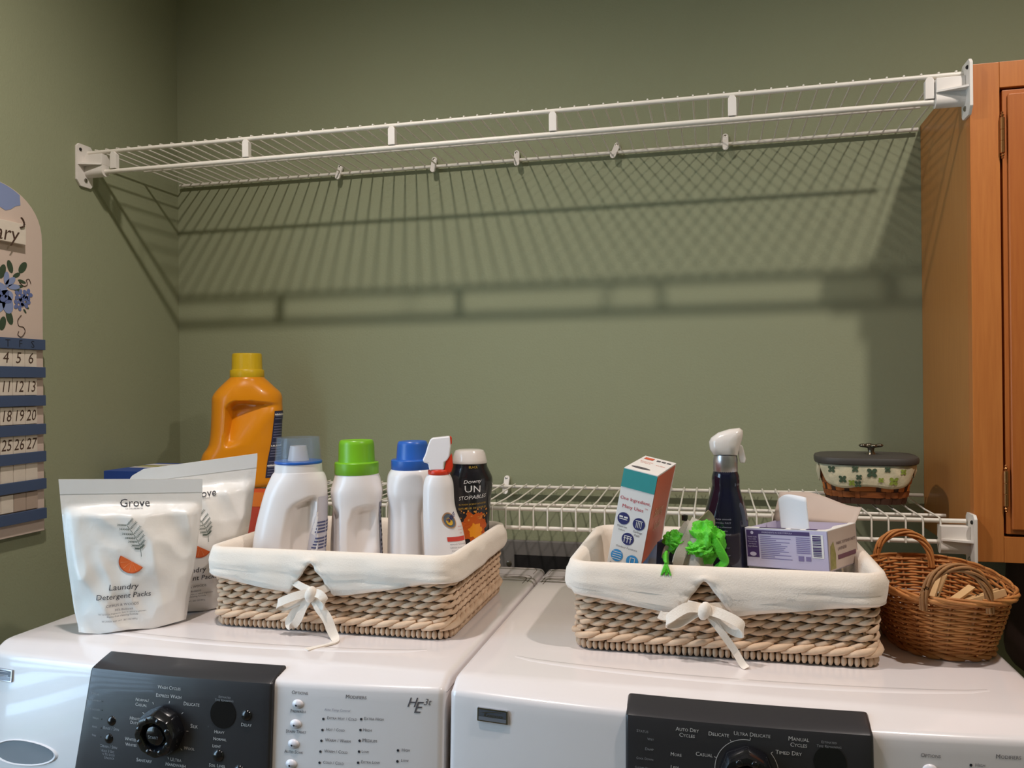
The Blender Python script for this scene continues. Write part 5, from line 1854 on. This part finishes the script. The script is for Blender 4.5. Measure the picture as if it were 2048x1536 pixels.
mb = MB(); mb.tube(bez([(-0.034, -0.016, 0.110), (-0.040, -0.020, 0.102), (-0.036, -0.026, 0.092)], 6), 0.0018, 8); mb.build('cord', GREENCL, GP, 60)
mb = MB(); mb.lathe([(0.001, 0.0790), (0.006, 0.0795), (0.0075, 0.083), (0.0075, 0.092), (0.006, 0.0955), (0.001, 0.096)], (-0.033, -0.030, 0), 20); mb.build('cord_lock', mat('black_plastic', (26, 24, 26), 0.3), GP, 40)
mb = MB(); mb.lathe([(0.001, 0.150), (0.004, 0.1505), (0.0045, 0.158), (0.001, 0.159)], (-0.010, 0.002, 0), 14); mb.build('cord_stop', mat('black_plastic', (26, 24, 26), 0.3), GP, 40)
mb = MB()
pth = bez([(-0.033, -0.031, 0.080), (-0.032, -0.074, 0.1165), (-0.032, -0.100, 0.1205), (-0.031, -0.116, 0.1120)], 8)
mb.tube(pth, [0.0020] * len(pth), 8)
for q in range(7):
    dx = -0.006 + 0.002 * q
    mb.tube([(-0.031, -0.113, 0.114), (-0.031 + dx * 0.5, -0.118, 0.106), (-0.031 + dx, -0.119, 0.097 + 0.002 * (q % 3))], 0.0012, 6)
mb.build('cord_tassel', GREENCL, GP, 60)

# ------------------------------------------------------------------ purple dryer-sheet cartons
T, b, mp = carton('dryer_sheet_box', 'white and purple carton lying flat under the open purple carton', 'box', (1.3555, -0.4430, 0.9840), (0.0, 0.0, -0.12), 0.140, 0.150, 0.0740, {'card': CARDW})
mb = MB(); rect(mb, mp['front'](1), 0.035, 0.060, 0.060, 0.0735); mb.build('purple_edge_print', PURPLE, b)
mb = MB(); f_ = mp['top'](1); mb.add([f_(0.040, -0.074), f_(0.058, -0.074), f_(0.050, -0.030), f_(0.034, -0.020)], [(0, 1, 2, 3)]); mb.build('purple_top_print', PURPLE, b)
OX = thing('open_dryer_sheet_box', 'open lavender carton with purple print and a white sheet sticking out', 'box', (1.3700, -0.4640, 1.0690), 0)
OX.rotation_euler = (-0.0104, -0.0719, -0.5317)
w, d, h = 0.1229, 0.0976, 0.0550
mb = MB()
t_ = 0.0012
for a_, b_ in (((-w / 2, -d / 2, 0), (w / 2, -d / 2 + t_, h)), ((-w / 2, d / 2 - t_, 0), (w / 2, d / 2, h)), ((-w / 2, -d / 2, 0), (-w / 2 + t_, d / 2, h)), ((-w / 2, -d / 2, 0), (w / 2, d / 2, t_))):
    mb.box(a_, b_)
bx_ = mb.build('carton_body', CARDL, OX)
mb = MB(); mb.box((w / 2 - t_, -d / 2, 0), (w / 2, d / 2, h)); mb.build('end_flap', CARDB, OX)
# torn top panel left standing along the front and right
mb = MB()
pts = [(-w / 2, -d / 2), (w / 2, -d / 2), (w / 2, d / 2)]
edge_ = [(w / 2 - 0.010 + 0.003 * math.sin(9 * q), d / 2 - (d - 0.014) * q) for q in [i / 12 for i in range(13)]]
edge2 = [(w / 2 - 0.014 - (w - 0.014) * q, -d / 2 + 0.010 + 0.006 * noise.noise(Vector((q * 9, 0, 0)))) for q in [i / 14 for i in range(15)]]
poly = pts + edge_ + edge2
mb.prism(poly, lambda a, b: Vector((a, b, h)), lambda a, b: Vector((a, b, h + 0.0010)))
mb.build('torn_top', CARDW, OX)
mb = MB(); rect(mb, lambda a, z: Vector((a, z, h + 0.0016)), -0.04, -d / 2 + 0.001, 0.0, -d / 2 + 0.007); rect(mb, lambda a, z: Vector((a, z, h + 0.0016)), 0.03, -d / 2 + 0.001, 0.045, -d / 2 + 0.010); rect(mb, lambda a, z: Vector((a, z, h + 0.0016)), 0.008, -d / 2 + 0.001, 0.022, -d / 2 + 0.004)
mb.build('top_print', PURPLE, OX)
# lid folded back
mb = MB()
g = []
for i in range(17):
    q = i / 16
    x = -w / 2 - 0.004 + (w + 0.004) * q
    hh = 0.042 * (1 - smooth01((q - 0.30) / 0.65) * 0.50)
    g.append([Vector((x, d / 2 - 0.002 + 0.030 * r + 0.006 * math.sin(PI * q), h - 0.001 + hh * r)) for r in [j / 6 for j in range(7)]])
mb.grid(g)
lid = mb.build('folded_lid', CARDB, OX, 60)
md = lid.modifiers.new('card', 'SOLIDIFY'); md.thickness = 0.0010
# curled sheet
mb = MB()
g = []
for i in range(17):
    q = i / 16
    x = -0.036 + 0.056 * q
    g.append([Vector((x, -0.012 + 0.026 * (1 - q) ** 2 - 0.004 * r, h - 0.020 + (0.066 - 0.010 * (2 * q - 1) ** 2 * (1 if q < 0.5 else 0.35)) * r)) for r in [j / 8 for j in range(9)]])
mb.grid(g)
sh = mb.build('dryer_sheet', mat('dryer_sheet_white', (236, 236, 238), 0.8), OX, 60)
md = sh.modifiers.new('sheet', 'SOLIDIFY'); md.thickness = 0.0006
mb = MB(); mb.box((-w / 2 + 0.003, -d / 2 + 0.004, t_), (w / 2 - 0.004, d / 2 - 0.004, h - 0.012)); mb.build('sheet_stack', mat('dryer_sheet_white', (236, 236, 238), 0.8), OX, bevel=0.002)
fo = lambda k: (lambda a, z: Vector((a, -d / 2 - 0.0004 * k, z)))
mb = MB()
rect(mb, fo(1), -w / 2 + 0.002, 0.014, -w / 2 + 0.0205, h - 0.002); rect(mb, fo(1), -w / 2 + 0.0205, h - 0.0075, 0.036, h - 0.002)
mb.build('purple_print', PURPLE, bx_)
mb = MB()
disc(mb, fo(2), -w / 2 + 0.0112, h - 0.0060, 0.0024, n=16)
for k, s_ in enumerate(('Scents made', 'from 100%', 'Essential Oils', 'and Mineral', 'Ingredients')):
    text(mb, s_, FO(fo(2), -w / 2 + 0.0112, h - 0.0118 - 0.0034 * k), width=0.0145 if k in (0, 2, 4) else 0.0115)
disc(mb, fo(2), -w / 2 + 0.0112, 0.0185, 0.0052, 0.0030, 16)
text(mb, 'INGREDIENTS IN OUR FORMULA', FO(fo(2), -0.012, h - 0.0047), width=0.046)
mb.build('white_lettering', CARDL, bx_)
mb = MB()
for k in range(13):
    z = h - 0.011 - 0.0026 * k
    rect(mb, fo(1), -w / 2 + 0.023, z, -w / 2 + 0.040 + 0.030 * abs(math.sin(k * 1.7)), z + 0.0010)
    if k < 9:
        rect(mb, fo(1), 0.016, z, 0.036, z + 0.0012)
rect(mb, fo(1), 0.018, 0.0125, 0.026, 0.0195); rect(mb, fo(1), 0.029, 0.0130, 0.036, 0.0190)
mb.build('fine_print', mat('lavender_ink', (128, 116, 160), 0.5), bx_)
mb = MB(); rect(mb, fo(1), 0.038, 0.018, 0.055, h - 0.005); mb.build('barcode_field', CARDW, bx_)
mb = MB()
rnd = random.Random(9)
z = 0.0200
while z < h - 0.008:
    t2 = rnd.choice((0.0006, 0.0010, 0.0018))
    rect(mb, fo(2), 0.040, z, 0.052, z + t2)
    z += t2 + rnd.choice((0.0006, 0.0010))
mb.build('barcode', PURPLE, bx_)
fr = lambda k: (lambda a, z: Vector((w / 2 + 0.0004 * k, a, z)))
mb = MB(); text(mb, 'FABRIC SOFTENER SHEETS', FO(fr(1), 0.010, 0.036), width=0.066); text(mb, 'LAVENDER', FO(fr(1), -0.004, 0.028), width=0.030); mb.build('brown_lettering', mat('brown_ink', (104, 84, 88), 0.6), OX)
mb = MB(); rect(mb, fr(1), -0.020, 0.0135, 0.042, 0.0195); mb.build('brown_band', mat('plum_band', (110, 70, 84), 0.6), OX)
mb = MB(); pts = [(-d / 2 + 0.002, 0.003), (-d / 2 + 0.020, 0.003), (-d / 2 + 0.022, 0.022), (-d / 2 + 0.016, 0.040), (-d / 2 + 0.006, 0.034)]
mb.add([fr(1)(a, z) for a, z in pts], [tuple(range(5))]); mb.build('herb_print', mat('herb_green', (128, 124, 60), 0.6, rgb2=(160, 150, 96), vscale=90), OX)

# ------------------------------------------------------------------ lidded splint basket on the lower shelf
ZS2 = 1.1215
LB = thing('lidded_basket', 'small brown splint basket with slate lid and clover cloth on the lower shelf', 'basket', (1.508, -0.155, ZS2), -0.10)
def lb_ring(q, off=0.0, n=64):
    a, b_ = 0.064 + 0.014 * q + off, 0.056 + 0.012 * q + off
    return superring(a, b_, 3.2, n, 0, 0.001 + 0.067 * q)
NSP = 30
nrows = 6
for ri in range(nrows):
    q0, q1 = ri / nrows, (ri + 0.92) / nrows
    mb = MB()
    n = NSP * 4
    def rr(q, extra):
        ring = lb_ring(q, 0, n)
        out = []
        for k, p in enumerate(ring):
            wv = 0.0016 * math.cos(PI * k / 4 + PI * (ri % 2))
            d_ = Vector((p.x, p.y, 0)).normalized()
            out.append(p + d_ * (wv + extra))
        return out
    mb.rings([rr(q0, -0.0006), rr(q0, 0.0006), rr(q1, 0.0006), rr(q1, -0.0006)], closed=True)
    mb.build('splint_row', [SPLINT_D, SPLINT, SPLINT_L, SPLINT, SPLINT, SPLINT][ri], LB, 40)
up0 = lb_ring(0, 0, NSP); up1 = lb_ring(1, 0, NSP)
for k in range(NSP):
    p, q = up0[k], up1[k]
    t2 = (up0[(k + 1) % NSP] - up0[k - 1]).normalized()
    mb = MB(); mb.ribbon([p, p.lerp(q, 0.5), q], 0.0075, 0.0009, tuple(t2)); mb.build('upright', SPLINT_D if k % 2 else SPLINT, LB)
mb = MB(); mb.rings([lb_ring(0, -0.002), [p + Vector((0, 0, 0.003)) for p in lb_ring(0, -0.002)]]); mb.build('basket_floor', SPLINT_D, LB)
# cloth skirt with scalloped flaps: one on each side
def flap(ang0, ang1, drop, name):
    m_ = MB()
    n = 30
    g = []
    for i in range(n + 1):
        q = i / n
        a = ang0 + (ang1 - ang0) * q
        c, s_ = math.cos(a), math.sin(a)
        ax, by_ = 0.0815, 0.0715
        x, y = math.copysign(abs(c) ** (2 / 3.2), c) * ax, math.copysign(abs(s_) ** (2 / 3.2), s_) * by_
        dd = drop * (max(0.02, 1 - abs(2 * q - 1) ** 3.2)) ** 0.55 - 0.004 * math.exp(-((q - 0.5) / 0.07) ** 2)
        col_ = []
        for j in range(9):
            r = j / 8
            o_ = 0.0012 * noise.noise(Vector((a * 6, r * 3, 2))) + 0.0016 * math.sin(PI * r)
            dv = Vector((x, y, 0)).normalized()
            col_.append(Vector((x, y, 0.0685 - dd * r)) + dv * (o_ - 0.004 * r))
        g.append(col_)
    m_.grid(g)
    o = m_.build(name, CLOVERCL, LB, 60)
    md_ = o.modifiers.new('cloth', 'SOLIDIFY'); md_.thickness = 0.0010
    def f_(xq, r):
        k_ = max(-0.999, min(0.999, xq / 0.0815))
        a = -math.acos(math.copysign(abs(k_) ** 1.6, k_))
        c, s_ = math.cos(a), math.sin(a)
        x, y = math.copysign(abs(c) ** (2 / 3.2), c) * 0.0815, math.copysign(abs(s_) ** (2 / 3.2), s_) * 0.0715
        dv = Vector((x, y, 0)).normalized()
        rr_ = r / drop
        return Vector((x, y, 0.0685 - r)) + dv * (0.0012 * noise.noise(Vector((a * 6, rr_ * 3, 2))) + 0.0016 * math.sin(PI * min(1, rr_)) - 0.004 * rr_ + 0.0012)
    return o, f_
fl, ff = flap(-PI + 0.42, -0.42, 0.040, 'cloth_flap')
def clover(m_, cx, cy, r):
    for k in range(4):
        a = PI / 4 + PI / 2 * k + 0.3 * cx
        disc(m_, lambda p, q: ff(p, q), cx + math.cos(a) * r * 0.62, cy + math.sin(a) * r * 0.62, r * 0.52, r * 0.40, 10, a)
mb = MB()
for cx, cy, r in ((-0.040, 0.024, 0.0065), (-0.057, 0.008, 0.0060), (0.006, 0.012, 0.0085), (-0.016, 0.032, 0.0060), (-0.014, 0.020, 0.0050), (0.030, 0.006, 0.0050), (-0.020, 0.006, 0.0055)):
    clover(mb, cx, cy, r)
mb.build('dark_clovers', CLOVER1, fl)
mb = MB()
for cx, cy, r in ((-0.026, 0.030, 0.0055), (0.040, 0.026, 0.0075), (0.020, 0.024, 0.0045), (0.055, 0.010, 0.0050)):
    clover(mb, cx, cy, r)
mb.build('light_clovers', CLOVER2, fl)
flap(PI - 0.34, PI + 0.36, 0.034, 'cloth_flap')
flap(-0.34, 0.36, 0.026, 'cloth_flap')
flap(0.42, PI - 0.42, 0.034, 'cloth_flap')
mb = MB()
LR = []
for a, z in ((0.0800, 0.0688), (0.0845, 0.0700), (0.0855, 0.0730), (0.0855, 0.0775), (0.0840, 0.0805), (0.0800, 0.0818), (0.0500, 0.0825), (0.0100, 0.0828)):
    LR.append(superring(a, a * 0.88, 3.4, 64, 0, z))
mb.rings(LR)
mb.build('lid', DARKLID, LB, 40)
mb = MB(); mb.lathe([(0.008, 0.0826), (0.0072, 0.0840), (0.0050, 0.0880), (0.0056, 0.0930), (0.0080, 0.0965), (0.0060, 0.0985), (0.001, 0.0990)], (0.010, -0.005, 0), 20)
kb = mb.build('knob', PEWTER, LB, 40)
mb = MB()
for k in range(4):
    a = PI / 2 * k + 0.2
    c = Vector((0.010 + 0.0140 * math.cos(a), -0.005 + 0.0140 * math.sin(a), 0.0985))
    mb.tube([Vector((0.010, -0.005, 0.0960)), c - Vector((0, 0, 0.0006))], 0.0028, 8)
    rings = []
    for j in range(6):
        t = PI * j / 5
        rings.append([c + Vector((0.0068 * math.sin(t) * math.cos(b_), 0.0068 * math.sin(t) * math.sin(b_), 0.0034 * math.cos(t))) for b_ in [2 * PI * q / 10 for q in range(10)]])
    mb.rings(rings)
mb.build('knob_leaves', PEWTER, kb, 60)

# ------------------------------------------------------------------ perpetual calendar on the left wall
CYC = -0.540
CAL = thing('perpetual_calendar', 'painted wooden calendar board with blue slats and numbered tiles on the left wall', 'calendar', (0.0, CYC, 1.06), world=True)
out = [(-0.116, 1.066), (0.116, 1.066), (0.116, 1.609)]
for k in range(1, 24):
    a = PI * k / 24
    out.append((0.116 * math.cos(a), 1.609 + 0.098 * math.sin(a) ** 0.85))
out.append((-0.116, 1.609))
mb = MB(); mb.prism(out, lambda a, b: Vector((0.001, CYC + a, b)), lambda a, b: Vector((0.012, CYC + a, b))); mb.build('board', CALBOARD, CAL, bevel=0.0008)
cw = lambda k: (lambda y, z: Vector((0.0122 + 0.0003 * k, y, z)))
mb = MB()
pts = []
for k in range(13):
    a = PI * (0.30 + 0.40 * k / 12)
    pts.append((CYC + 0.110 * math.cos(a), 1.609 + 0.097 * math.sin(a) ** 0.85))
low_ = [(CYC + 0.066 - 0.132 * k / 12, 1.664 + 0.008 * math.cos(k * 1.05)) for k in range(12, -1, -1)]
mb.add([cw(1)(y, z) for y, z in pts + low_], [tuple(range(len(pts) + len(low_)))]); mb.build('painted_crest', PETAL, CAL)
railz = (1.4170, 1.3650, 1.3122, 1.2586, 1.2070, 1.1555, 1.0996)
r0 = None
for z in railz:
    if r0 is None:
        mb = MB(); mb.box((0.012, CYC - 0.117, z - 0.0098), (0.021, CYC + 0.1125, z + 0.0098)); r0 = mb.build('slat', CALBLUE, CAL, bevel=0.0006); rz0 = z
    else:
        share(r0, 'slat', CAL, (0, 0, z - rz0))
for c, ch in enumerate('SMTWTFS'):
    mb = MB()
    text(mb, ch, lambda a, b, c=c: Vector((0.0213, CYC + (c - 3) * 0.0275 + a, 1.4170 + b)), size=0.019)
    mb.build('weekday_letter', mat('weekday_ink', (36, 40, 54), 0.7), CAL)
t0 = None
for r in range(6):
    for c in range(7):
        n_ = r * 7 + c
        zc = (railz[r] + railz[r + 1]) / 2
        yc = CYC + (c - 3) * 0.0275 + 0.001
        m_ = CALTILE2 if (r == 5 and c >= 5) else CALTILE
        mb = MB(); mb.box((0.0122, yc - 0.0132, zc - 0.0160), (0.0160, yc + 0.0132, zc + 0.0158))
        tl = mb.build('date_tile', m_, CAL, bevel=0.0005)
        if 1 <= n_ <= 28:
            mb = MB()
            text(mb, str(n_), lambda a, b: Vector((0.0163, yc + a, zc + 0.0005 + b)), size=0.029, shear=0.15, xs=0.78 if n_ > 9 else 0.9)
            mb.build('date_lettering', CALINK, tl)
mb = MB(); mb.box((0.0125, CYC - 0.070, 1.5985), (0.0225, CYC + 0.0680, 1.6360)); mp_ = mb.build('month_plaque', CALTILE, CAL, bevel=0.0008)
mb = MB(); text(mb, 'January', lambda a, b: Vector((0.0228, CYC - 0.006 + a, 1.6150 + b)), width=0.118, shear=0.2); mb.build('month_lettering', CALINK, mp_)
mb = MB(); mb.tube(bez([(0.0235, CYC + 0.054, 1.628), (0.0245, CYC + 0.062, 1.633), (0.0245, CYC + 0.060, 1.642), (0.0235, CYC + 0.056, 1.647)], 6), 0.0016, 6); mb.build('hook', CALINK, mp_, 60)
# painted rose, leaves and tendrils
def petals(lst, m_, nm, k):
    for y, z, ra, rb, rot in lst:
        mb_ = MB()
        disc(mb_, cw(k), y, z, ra, rb, 16, rot)
        mb_.build(nm, m_, CAL)
petals([(-0.510, 1.500, 0.019, 0.012, 0.3), (-0.522, 1.488, 0.018, 0.013, 1.2), (-0.504, 1.487, 0.012, 0.017, 0.2), (-0.515, 1.512, 0.016, 0.010, 2.4), (-0.498, 1.528, 0.014, 0.006, 0.7), (-0.490, 1.520, 0.013, 0.005, 0.1), (-0.506, 1.534, 0.012, 0.006, 1.5)] , PETAL, 'rose_paint', 2)
petals([(-0.512, 1.497, 0.009, 0.006, 0.4), (-0.506, 1.505, 0.008, 0.003, 1.0), (-0.520, 1.508, 0.009, 0.003, 2.2), (-0.503, 1.492, 0.008, 0.003, 0.2)], PETAL2, 'rose_shade_paint', 3)
petals([(-0.478 + 0.007 * math.cos(a) + dx, 1.506 + 0.007 * math.sin(a) + dz, 0.005, 0.0038, a) for dx, dz in ((0, 0), (0.013, -0.011), (-0.002, -0.017), (0.018, 0.003)) for a in [2 * PI * q / 5 for q in range(5)]], PETAL2, 'bud_paint', 2)
petals([(-0.470, 1.558, 0.013, 0.007, 0.9), (-0.498, 1.556, 0.012, 0.006, 1.9), (-0.484, 1.542, 0.009, 0.004, 0.5), (-0.472, 1.532, 0.009, 0.003, -0.2), (-0.515, 1.545, 0.014, 0.007, 1.2), (-0.478, 1.522, 0.009, 0.003, 0.2), (-0.500, 1.464, 0.014, 0.007, 1.9), (-0.515, 1.452, 0.013, 0.007, 1.3), (-0.484, 1.516, 0.013, 0.003, -0.2), (-0.460, 1.496, 0.006, 0.0025, 0.6), (-0.462, 1.486, 0.006, 0.0025, -0.5), (-0.466, 1.478, 0.005, 0.002, -0.9)], LEAFG, 'leaf_paint', 1)
for pth in ([(-0.474, 1.470), (-0.482, 1.460), (-0.480, 1.450), (-0.470, 1.448), (-0.466, 1.440), (-0.474, 1.430), (-0.482, 1.433), (-0.480, 1.440)], [(-0.478, 1.530), (-0.468, 1.524), (-0.460, 1.528), (-0.462, 1.536), (-0.456, 1.538), (-0.452, 1.530)]):
    mb = MB()
    mb.tube([Vector((0.0126, p.x, p.z)) for p in bez([(a, 0, b) for a, b in pth], 6)], 0.0007, 5)
    mb.build('tendril_paint', CALINK, CAL, 60)

for o in bpy.data.objects:
    if '_w' in o:
        del o['_w']
